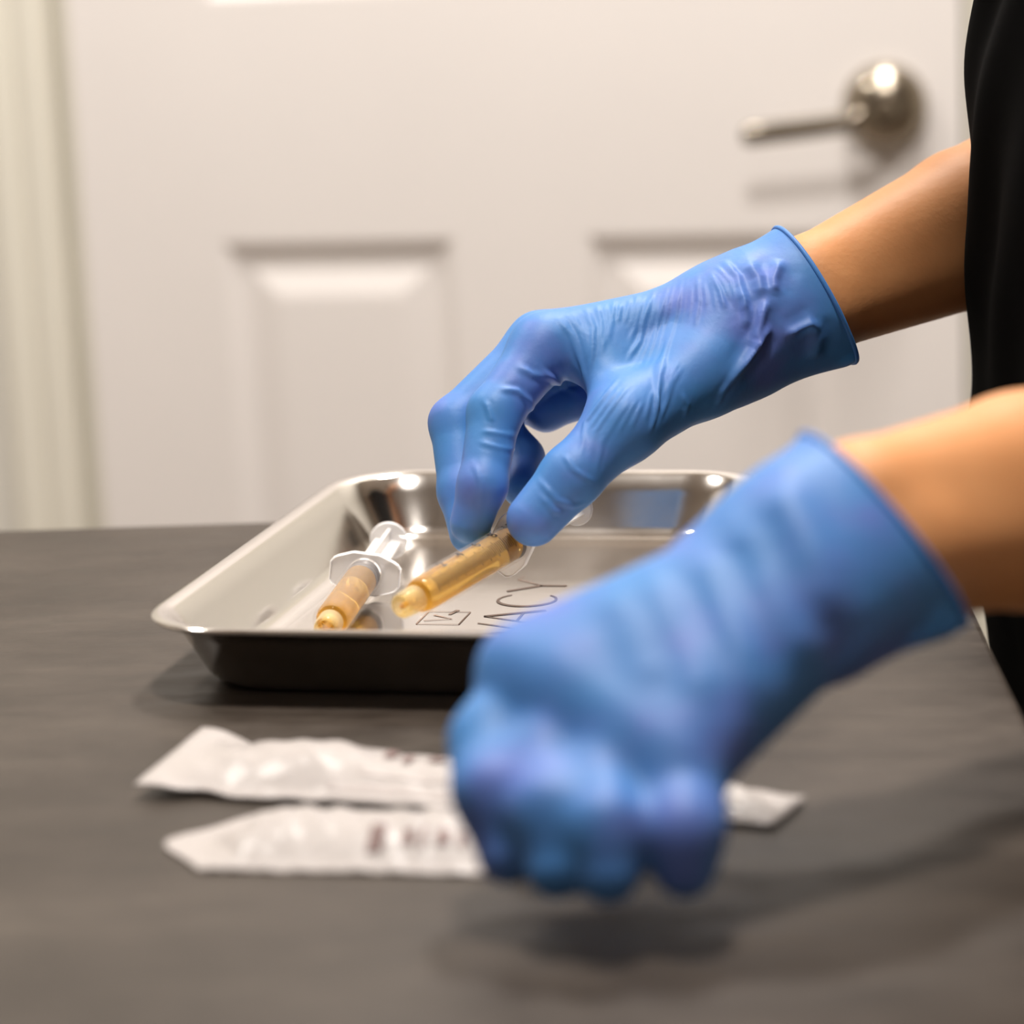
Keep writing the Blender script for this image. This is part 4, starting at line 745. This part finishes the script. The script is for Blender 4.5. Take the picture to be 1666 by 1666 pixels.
    ([(0.0646, 1.1105, 0.9223), (0.0644, 1.1098, 0.9217), (0.0642, 1.1091, 0.9212), (0.0640, 1.1085, 0.9206), (0.0638, 1.1078, 0.9201), (0.0637, 1.1072, 0.9195), (0.0635, 1.1066, 0.9189), (0.0633, 1.1060, 0.9184), (0.0631, 1.1054, 0.9178), (0.0629, 1.1048, 0.9173), (0.0627, 1.1042, 0.9167), (0.0626, 1.1036, 0.9161), (0.0624, 1.1031, 0.9156), (0.0623, 1.1025, 0.9150), (0.0622, 1.1020, 0.9144), (0.0620, 1.1015, 0.9138), (0.0619, 1.1010, 0.9132), (0.0618, 1.1005, 0.9126), (0.0617, 1.1000, 0.9120), (0.0616, 1.0996, 0.9114), (0.0614, 1.0991, 0.9109), (0.0613, 1.0987, 0.9103), (0.0611, 1.0983, 0.9097), (0.0609, 1.0979, 0.9091), (0.0607, 1.0975, 0.9085)], 0.00037, 0.00083),
    ([(0.0660, 1.1171, 0.9265), (0.0657, 1.1160, 0.9259), (0.0655, 1.1150, 0.9253), (0.0652, 1.1141, 0.9248), (0.0649, 1.1132, 0.9242), (0.0646, 1.1123, 0.9236), (0.0644, 1.1114, 0.9230), (0.0641, 1.1106, 0.9224), (0.0638, 1.1098, 0.9218), (0.0635, 1.1090, 0.9212), (0.0633, 1.1083, 0.9206), (0.0631, 1.1075, 0.9200), (0.0629, 1.1068, 0.9194), (0.0627, 1.1061, 0.9187), (0.0626, 1.1054, 0.9181), (0.0625, 1.1048, 0.9174), (0.0623, 1.1041, 0.9168), (0.0622, 1.1034, 0.9161), (0.0620, 1.1028, 0.9155), (0.0619, 1.1022, 0.9148), (0.0618, 1.1016, 0.9142), (0.0616, 1.1010, 0.9135), (0.0614, 1.1004, 0.9129), (0.0612, 1.0998, 0.9123), (0.0611, 1.0993, 0.9116)], 0.00027, 0.00084),
    ([(0.0666, 1.1207, 0.9284), (0.0662, 1.1196, 0.9278), (0.0659, 1.1185, 0.9271), (0.0655, 1.1173, 0.9265), (0.0652, 1.1162, 0.9259), (0.0648, 1.1150, 0.9253), (0.0645, 1.1140, 0.9247), (0.0642, 1.1129, 0.9240), (0.0639, 1.1119, 0.9234), (0.0636, 1.1110, 0.9227), (0.0634, 1.1100, 0.9220), (0.0633, 1.1091, 0.9213), (0.0631, 1.1083, 0.9206), (0.0629, 1.1074, 0.9199), (0.0628, 1.1066, 0.9192), (0.0626, 1.1059, 0.9185), (0.0625, 1.1051, 0.9178), (0.0623, 1.1044, 0.9171), (0.0622, 1.1036, 0.9164), (0.0620, 1.1029, 0.9157), (0.0618, 1.1022, 0.9149), (0.0616, 1.1015, 0.9142), (0.0617, 1.1010, 0.9135), (0.0617, 1.1005, 0.9127), (0.0617, 1.1000, 0.9120)], 0.00020, 0.00094),
    ([(0.0669, 1.1166, 0.9263), (0.0665, 1.1155, 0.9257), (0.0661, 1.1145, 0.9251), (0.0656, 1.1135, 0.9244), (0.0653, 1.1126, 0.9238), (0.0650, 1.1116, 0.9231), (0.0646, 1.1107, 0.9224), (0.0644, 1.1098, 0.9217), (0.0642, 1.1089, 0.9210), (0.0640, 1.1081, 0.9203), (0.0638, 1.1073, 0.9196), (0.0636, 1.1065, 0.9188), (0.0634, 1.1058, 0.9181), (0.0632, 1.1050, 0.9174), (0.0630, 1.1043, 0.9166), (0.0628, 1.1036, 0.9159), (0.0626, 1.1029, 0.9152), (0.0624, 1.1022, 0.9144), (0.0622, 1.1015, 0.9137), (0.0622, 1.1010, 0.9130), (0.0621, 1.1005, 0.9122), (0.0621, 1.1000, 0.9114), (0.0621, 1.0996, 0.9107), (0.0620, 1.0992, 0.9099), (0.0620, 1.0988, 0.9091), (0.0620, 1.0985, 0.9083), (0.0619, 1.0982, 0.9075), (0.0619, 1.0980, 0.9067)], 0.00039, 0.00080),
    ([(0.0686, 1.1147, 0.9251), (0.0682, 1.1138, 0.9245), (0.0678, 1.1130, 0.9239), (0.0673, 1.1122, 0.9233), (0.0670, 1.1114, 0.9227), (0.0666, 1.1106, 0.9220), (0.0663, 1.1098, 0.9214), (0.0661, 1.1091, 0.9207), (0.0658, 1.1083, 0.9200), (0.0656, 1.1076, 0.9193), (0.0654, 1.1069, 0.9186), (0.0652, 1.1063, 0.9179), (0.0649, 1.1057, 0.9172), (0.0647, 1.1050, 0.9165), (0.0645, 1.1044, 0.9158), (0.0643, 1.1038, 0.9151), (0.0641, 1.1032, 0.9144), (0.0638, 1.1026, 0.9137), (0.0636, 1.1020, 0.9130), (0.0635, 1.1015, 0.9122), (0.0633, 1.1010, 0.9115), (0.0632, 1.1006, 0.9108), (0.0631, 1.1001, 0.9101), (0.0629, 1.0997, 0.9093), (0.0628, 1.0993, 0.9086), (0.0627, 1.0990, 0.9079), (0.0625, 1.0987, 0.9071), (0.0624, 1.0984, 0.9064)], 0.00026, 0.00082),
    ([(0.0725, 1.1172, 0.9271), (0.0720, 1.1165, 0.9265), (0.0716, 1.1158, 0.9259), (0.0712, 1.1152, 0.9253), (0.0707, 1.1145, 0.9247), (0.0703, 1.1138, 0.9242), (0.0699, 1.1130, 0.9236), (0.0694, 1.1123, 0.9230), (0.0690, 1.1116, 0.9224), (0.0685, 1.1109, 0.9219), (0.0682, 1.1102, 0.9212), (0.0678, 1.1096, 0.9206), (0.0675, 1.1089, 0.9200), (0.0672, 1.1082, 0.9194), (0.0670, 1.1076, 0.9187), (0.0667, 1.1070, 0.9180), (0.0665, 1.1064, 0.9173), (0.0662, 1.1059, 0.9167), (0.0660, 1.1053, 0.9160), (0.0658, 1.1048, 0.9153), (0.0655, 1.1043, 0.9146), (0.0653, 1.1037, 0.9140)], 0.00037, 0.00077),
    ([(0.1130, 1.1363, 0.9507), (0.1118, 1.1345, 0.9479), (0.1106, 1.1330, 0.9452), (0.1094, 1.1317, 0.9424), (0.1082, 1.1304, 0.9393), (0.1070, 1.1293, 0.9362), (0.1058, 1.1283, 0.9330), (0.1051, 1.1278, 0.9318), (0.1043, 1.1273, 0.9305), (0.1036, 1.1268, 0.9293)], 0.00160, 0.00320),
    ([(0.1132, 1.1316, 0.9382), (0.1107, 1.1302, 0.9355), (0.1082, 1.1290, 0.9328), (0.1057, 1.1278, 0.9301), (0.1024, 1.1258, 0.9265), (0.0991, 1.1234, 0.9230), (0.0958, 1.1210, 0.9195)], 0.00140, 0.00300),
    ([(0.1182, 1.1328, 0.9328), (0.1210, 1.1339, 0.9339), (0.1238, 1.1350, 0.9349), (0.1266, 1.1360, 0.9360), (0.1286, 1.1366, 0.9370), (0.1305, 1.1372, 0.9380), (0.1324, 1.1377, 0.9391)], 0.00160, 0.00320),
    ([(0.1191, 1.1480, 0.9641), (0.1177, 1.1456, 0.9617), (0.1164, 1.1433, 0.9594), (0.1152, 1.1411, 0.9570), (0.1149, 1.1392, 0.9546), (0.1147, 1.1375, 0.9521), (0.1145, 1.1360, 0.9496)], 0.00130, 0.00360),
    ([(0.1046, 1.1490, 0.9641), (0.1059, 1.1455, 0.9619), (0.1072, 1.1427, 0.9597), (0.1086, 1.1405, 0.9574), (0.1088, 1.1382, 0.9546), (0.1090, 1.1362, 0.9519), (0.1093, 1.1346, 0.9490)], 0.00120, 0.00360),
    ([(0.1309, 1.1373, 0.9392), (0.1315, 1.1375, 0.9363), (0.1322, 1.1379, 0.9333), (0.1328, 1.1386, 0.9303), (0.1325, 1.1391, 0.9274), (0.1322, 1.1400, 0.9244), (0.1320, 1.1415, 0.9213)], 0.00160, 0.00320),
    ([(0.1002, 1.1376, 0.9541), (0.1013, 1.1353, 0.9510), (0.1023, 1.1334, 0.9478), (0.1034, 1.1318, 0.9447), (0.1029, 1.1306, 0.9422), (0.1024, 1.1294, 0.9397), (0.1019, 1.1283, 0.9372)], 0.00090, 0.00300),
    ([(0.1099, 1.1296, 0.9326), (0.1071, 1.1283, 0.9299), (0.1042, 1.1268, 0.9273), (0.1013, 1.1250, 0.9247), (0.0984, 1.1228, 0.9218), (0.0955, 1.1208, 0.9189), (0.0926, 1.1192, 0.9159)], 0.00090, 0.00340)]
NEAR_RIDGES = [
    ([(0.0780, 0.8016, 0.9396), (0.0796, 0.7935, 0.9368), (0.0815, 0.7880, 0.9335), (0.0834, 0.7837, 0.9300), (0.0853, 0.7794, 0.9258), (0.0872, 0.7756, 0.9215), (0.0892, 0.7723, 0.9171), (0.0901, 0.7694, 0.9121), (0.0911, 0.7674, 0.9068), (0.0923, 0.7666, 0.9012)], 0.00195, 0.00646),
    ([(0.0648, 0.7968, 0.9302), (0.0674, 0.7877, 0.9266), (0.0703, 0.7816, 0.9224), (0.0730, 0.7747, 0.9166), (0.0757, 0.7686, 0.9108), (0.0785, 0.7638, 0.9047), (0.0803, 0.7618, 0.9005), (0.0822, 0.7607, 0.8960), (0.0841, 0.7608, 0.8913)], 0.00156, 0.00570),
    ([(0.0533, 0.7946, 0.9217), (0.0556, 0.7842, 0.9188), (0.0581, 0.7775, 0.9152), (0.0604, 0.7694, 0.9091), (0.0628, 0.7620, 0.9030), (0.0651, 0.7561, 0.8966), (0.0657, 0.7527, 0.8918), (0.0664, 0.7502, 0.8868), (0.0671, 0.7487, 0.8815)], 0.00143, 0.00570),
    ([(0.0391, 0.7886, 0.9156), (0.0410, 0.7803, 0.9131), (0.0430, 0.7746, 0.9101), (0.0453, 0.7684, 0.9057), (0.0476, 0.7630, 0.9013), (0.0498, 0.7575, 0.8969), (0.0513, 0.7525, 0.8925), (0.0529, 0.7480, 0.8880), (0.0545, 0.7444, 0.8833)], 0.00130, 0.00570),
    ([(0.0264, 0.7874, 0.9114), (0.0298, 0.7767, 0.9087), (0.0332, 0.7702, 0.9051), (0.0354, 0.7630, 0.8997), (0.0376, 0.7565, 0.8942), (0.0398, 0.7498, 0.8888)], 0.00104, 0.00570)]

def hand_sdf(J, spec):
    rs = spec.get('rs', 1.0)
    def sdf(p):
        palm = None
        for a, b_, ra, rb in spec['palm']:
            d = rc(p, J[a], J[b_], ra * rs, rb * rs)
            palm = d if palm is None else smin(palm, d, spec.get('kp', .011))
        tot = palm
        for ch in spec['fingers']:
            f = None
            for (a, ra), (b_, rb) in zip(ch[:-1], ch[1:]):
                d = rc(p, J[a], J[b_], ra * rs, rb * rs)
                f = d if f is None else smin(f, d, spec.get('kc', .004))
            k = .009
            tot = smin(tot, smin(palm, f, k), spec.get('kf', .0022))
        return tot
    return sdf
def poly_dist(P, pts):
    best = np.full(len(P), 9.0); par = np.zeros(len(P)); n = len(pts) - 1
    for i in range(n):
        a, b_ = pts[i], pts[i + 1]; ba = b_ - a
        t_ = np.clip(((P - a) @ ba) / (ba @ ba + 1e-12), 0, 1)
        d = np.linalg.norm(P - a - t_[:, None] * ba, axis=1)
        mm = d < best
        best[mm] = d[mm]; par[mm] = ((i + t_) / n)[mm]
    return best, par
def ridges(P, N, curves, dip=.2):
    disp = np.zeros(len(P))
    for pts, amp, w in curves:
        q = np.array(pts, float)
        sel = np.where(((P > q.min(0) - 5 * w) & (P < q.max(0) + 5 * w)).all(1))[0]
        if not len(sel): continue
        d, s = poly_dist(P[sel], q)
        x = d / w
        tap = np.clip(np.minimum(s, 1 - s) / .22 + .12, 0, 1)
        disp[sel] += amp * tap * (np.exp(-x * x) - dip * np.exp(-((x - 1.9) / .9) ** 2))
    return P + N * disp[:, None]
def cut_open(me, co, no):
    bm = bmesh.new(); bm.from_mesh(me)
    bmesh.ops.bisect_plane(bm, geom=list(bm.verts) + list(bm.edges) + list(bm.faces), plane_co=co, plane_no=no, clear_outer=True, dist=1e-6)
    bm.to_mesh(me); 
    be = [e for e in bm.edges if e.is_boundary]
    adj = {}
    for e in be:
        a, b_ = e.verts[0].index, e.verts[1].index
        adj.setdefault(a, []).append(b_); adj.setdefault(b_, []).append(a)
    co_ = {v.index: v.co.copy() for v in bm.verts if v.index in adj}
    loops = []; seen = set()
    for st in adj:
        if st in seen: continue
        l = [st]; seen.add(st); cur = st
        while True:
            nx = [q for q in adj[cur] if q not in seen]
            if not nx: break
            cur = nx[0]; l.append(cur); seen.add(cur)
        loops.append([co_[i] for i in l])
    bm.free()
    return max(loops, key=len)
def bead(name, loop, r, mat, parent):
    pts = loop[::2]; n = len(pts)
    for _ in range(3): pts = [(pts[i - 1] + pts[i] * 2 + pts[(i + 1) % n]) / 4 for i in range(n)]
    cen = sum(pts, Vector()) / n; loops = []
    for i in range(n):
        d = (pts[(i + 1) % n] - pts[i - 1]).normalized(); o = (pts[i] - cen); o = (o - d * o.dot(d)).normalized(); w_ = d.cross(o)
        loops.append([tuple(pts[i] + o * r * math.cos(a) + w_ * r * math.sin(a)) for a in (k * math.pi / 4 for k in range(8))])
    loops.append(loops[0]); v, f = loft(loops)
    ob = from_py(name, v, f, mat, None, True); ob.parent = parent
    return ob
def make_glove(name, J, spec, cut, curves, h, label):
    sdf = hand_sdf(J, spec)
    pts = np.stack([J[a] for q in spec['palm'] for a in q[:2]] + [J[a] for ch in spec['fingers'] for a, _ in ch])
    P, F, N = surface_net(sdf, pts.min(0) - .045, pts.max(0) + .045, h)
    P = ridges(P, N, curves)
    me = np_mesh(name, P, F)
    loop = cut_open(me, Vector(cut[0]), Vector(cut[1]))
    ob = link(name, me, 'glove', None, True)
    child(ob); ob['label'] = label
    sd = ob.modifiers.new('film', 'SOLIDIFY'); sd.thickness = .0004; sd.offset = -1
    bd = bead('cuff_bead', loop, .0011, 'glove', ob)
    return ob

FAR_SPEC = dict(palm=[('w1', 'ib', .0235, .0150), ('ib', 'imcp', .0150, .0132), ('mb', 'mmcp', .0150, .0132), ('rb', 'rmcp', .0145, .0122), ('pb', 'pmcp', .0140, .0112),
                      ('w1', 'w2', .0235, .0220), ('w2', 'cmc', .0220, .0165), ('cmc', 'tmcp', .0165, .0138), ('web0', 'tmcp', .0080, .0095), ('web0', 'web1', .0080, .0085), ('w1', 'cufft', .0235, .0245), ('w2', 'cuffb', .0215, .0245), ('w2', 'cuffp', .010, .0050)],
                fingers=[[('imcp', .0132), ('ipip', .0112), ('idip', .0100), ('itip', .0088)], [('mmcp', .0132), ('mpip', .0112), ('mdip', .0100), ('mtip', .0088)],
                         [('rmcp', .0120), ('rpip', .0100), ('rdip', .0092), ('rtip', .0082)], [('pmcp', .0110), ('ppip', .0090), ('pdip', .0082), ('ptip', .0072)],
                         [('tmcp', .0140), ('tip_', .0128), ('ttip', .0112)]])
NEAR_SPEC = dict(kf=.0065, kc=.010, rs=.955, palm=[('w1', 'ib', .0240, .0170), ('ib', 'imcp', .0165, .0138), ('mb', 'mmcp', .0165, .0140), ('rb', 'rmcp', .0160, .0135), ('pb', 'pmcp', .0155, .0125),
                       ('w1', 'w2', .0240, .0220), ('w1', 'cmc', .0200, .0150), ('cmc', 'tmcp', .0150, .0130), ('w1', 'cufft', .0235, .0262), ('w2', 'cuffb', .0215, .0262), ('w2', 'cuffp', .012, .0070)],
                 fingers=[[('imcp', .0132), ('ipip', .0108), ('idip', .0104), ('itip', .0092)], [('mmcp', .0132), ('mpip', .0110), ('mdip', .0106), ('mtip', .0092)],
                          [('rmcp', .0128), ('rpip', .0110), ('rdip', .0102), ('rtip', .0090)], [('pmcp', .0120), ('ppip', .0102), ('pdip', .0098), ('ptip', .0088)],
                          [('tmcp', .0130), ('tip_', .0118), ('ttip', .0100)]])
make_glove('glove', FAR, FAR_SPEC, ((0.1339, 1.1685, 0.9473), (0.8878, 0.1897, 0.4194)), FAR_RIDGES, .0008, 'blue nitrile glove on the far hand pinching the syringe')
make_glove('glove', NEAR, NEAR_SPEC, ((0.1136, 0.8225, 0.9173), (0.8056, 0.2176, 0.5511)), NEAR_RIDGES, .0013, 'blue nitrile glove on the near hand reaching down over the pouches')

# skin: trunk, neck, head and both arms in one surface
def seg_sdf(segs, k):
    def sdf(p):
        t_ = None
        for a, b_, ra, rb in segs:
            d = rc(p, V3(a), V3(b_), ra, rb)
            t_ = d if t_ is None else smin(t_, d, k)
        return t_
    return sdf
SH_F, SH_N = (.350, 1.272, 1.31), (.350, .900, 1.31)
EL_F, EL_N = (0.2996, 1.3063, 0.9866), (0.2754, 0.8950, 0.9201)
def tp(v): return tuple(float(q) for q in v)
def arm(SH, EL, J, r1, r2):
    e = np.array(EL); seg = [(SH, EL, .052, .041)]
    wm = (J['w1'] + J['w2']) / 2
    for a_, c_, sg in (('arT', 'aT', 1), ('arB', 'aB', -1)):
        seg += [(tp(e + (J[a_] - (J['arT'] + J['arB']) / 2)), tp(J[a_]), .036, r1), (tp(J[a_]), tp(J[c_]), r1, r2), (tp(J[c_]), tp(wm), r2, .015)]
    return seg
arm_far = arm(SH_F, EL_F, FAR, .0300, .0205)
arm_near = arm(SH_N, EL_N, NEAR, .0290, .0218)
trunk = [((.355, 1.03, 1.26), (.355, 1.15, 1.26), .072, .072), ((.34, 1.03, 1.05), (.34, 1.15, 1.05), .085, .085), ((.345, 1.03, .92), (.345, 1.15, .92), .09, .09),
         ((.355, 1.05, 1.26), (.34, 1.04, 1.05), .072, .08), ((.355, 1.13, 1.26), (.34, 1.14, 1.05), .072, .08), ((.34, 1.09, 1.05), (.345, 1.09, .92), .085, .09),
         ((.355, 1.09, 1.29), SH_F, .055, .050), ((.355, 1.09, 1.29), SH_N, .055, .050), ((.355, 1.09, 1.30), (.245, 1.09, 1.44), .050, .048)]
HX, HZ = -.115, -.045      # the head is bent forward over the work
head = [((x0 + HX, y0, z0 + HZ), (x1 + HX, y1, z1 + HZ), ra, rb) for (x0, y0, z0), (x1, y1, z1), ra, rb in
        [((.305, 1.09, 1.53), (.315, 1.09, 1.585), .080, .088), ((.262, 1.09, 1.505), (.285, 1.09, 1.49), .034, .05), ((.222, 1.09, 1.548), (.206, 1.09, 1.528), .009, .012),
         ((.31, 1.005, 1.545), (.312, 1.004, 1.52), .012, .009), ((.31, 1.175, 1.545), (.312, 1.176, 1.52), .012, .009),
         ((.226, 1.068, 1.570), (.226, 1.112, 1.570), .010, .010), ((.224, 1.074, 1.497), (.224, 1.106, 1.497), .0045, .0045), ((.227, 1.077, 1.486), (.227, 1.103, 1.486), .0045, .0045)]]
Pb, Fb, Nb = surface_net(lambda p: smin(smin(seg_sdf(arm_far, .005)(p), seg_sdf(arm_near, .005)(p), .005), seg_sdf(trunk + head, .02)(p), .015), (.02, .76, .76), (.50, 1.42, 1.72), .0042)
child(link('body', np_mesh('body', Pb, Fb), 'skin', None, True))
for y_ in (1.058, 1.122):
    ey = lathe('eye', [(.0005, -.0115), (.006, -.0098), (.0105, -.005), (.0115, 0), (.0105, .005), (.006, .0098), (.0005, .0115)], 'eye', None, 20)
    ey.location = (.2420 + HX, y_, 1.548 + HZ); child(ey)
    ir = lathe('iris', [(.0004, 0), (.0050, 0), (.0046, .0012), (.0004, .0016)], 'hair', ey, 16)
    ir.matrix_local = Matrix.Translation((-.0108, 0, -.0015)) @ Matrix.Rotation(math.radians(-98), 4, 'Y')
# black top with short sleeves
def mid(a, b_, t_): return tuple(np.array(a) * (1 - t_) + np.array(b_) * t_)
top_segs = []
rows = [(.335, .72, .125, .10), (.334, .86, .128, .105), (.3290, .96, .124, .070), (.3275, 1.03, .123, .062), (.3400, 1.10, .123, .060), (.3450, 1.20, .122, .065), (.352, 1.30, .094, .09)]
for (x0, z0, r0, h0), (x1, z1, r1, h1) in zip(rows[:-1], rows[1:]):
    for q in (-1, -.35, .35, 1): top_segs.append(((x0, 1.09 + q * h0, z0), (x1, 1.09 + q * h1, z1), r0 - .008, r1 - .008))
top_segs += [((.345, 1.09, 1.31), SH_F, .085, .072), ((.345, 1.09, 1.31), SH_N, .085, .072), (SH_F, mid(SH_F, EL_F, .46), .070, .062), (SH_N, mid(SH_N, EL_N, .46), .070, .062)]
Pt, Ft, Nt = surface_net(seg_sdf(top_segs, .03), (.14, .78, .56), (.52, 1.42, 1.45), .005)
w_ = .0022 * np.sin(Pt[:, 2] * 60 + 5 * np.sin(Pt[:, 1] * 17) + 3 * np.sin(Pt[:, 0] * 23)) * np.clip((Pt[:, 2] - .84) * 8, 0, 1)
Pt = Pt + Nt * w_[:, None]
me = np_mesh('top', Pt, Ft); cut_open(me, Vector((0, 0, .665)), Vector((0, 0, -1)))
ob = child(link('black_top', me, 'black', None, True)); ob['label'] = 'loose black short-sleeved top'
leg_segs = [((.345, 1.02, .88), (.345, 1.16, .88), .105, .105)]
for y in (1.0, 1.18): leg_segs += [((.345, y, .86), (.345, y, .48), .092, .066), ((.345, y, .48), (.355, y, .08), .066, .055)]
Pl, Fl, Nl = surface_net(seg_sdf(leg_segs, .02), (.2, .82, .01), (.52, 1.36, 1.02), .006)
child(link('trousers', np_mesh('trousers', Pl, Fl), 'black', None, True))
for y in (1.0, 1.18):
    Ps, Fs, Ns = surface_net(seg_sdf([((.375, y, .042), (.25, y, .034), .040, .034), ((.365, y, .05), (.36, y, .085), .04, .042)], .02), (.18, y - .1, -.02), (.46, y + .1, .15), .005)
    Ps[:, 2] = np.maximum(Ps[:, 2], .001)
    child(link('shoe', np_mesh('shoe', Ps, Fs), 'shoe', None, True))
Ph, Fh, Nh = surface_net(seg_sdf([((.325, 1.09, 1.575), (.325, 1.09, 1.60), .094, .096), ((.36, 1.09, 1.56), (.375, 1.09, 1.46), .075, .05)], .02), (.2, .95, 1.36), (.5, 1.23, 1.72), .006)
mk = ((Ph[:, 0] - .255) * .7 + (Ph[:, 2] - 1.60) * .55)
keepv = mk > -.0
Ph = Ph + np.array([HX, 0, HZ])
Fh = Fh[keepv[Fh].all(1)]
child(link('hair', np_mesh('hair', Ph, Fh), 'hair', None, True))
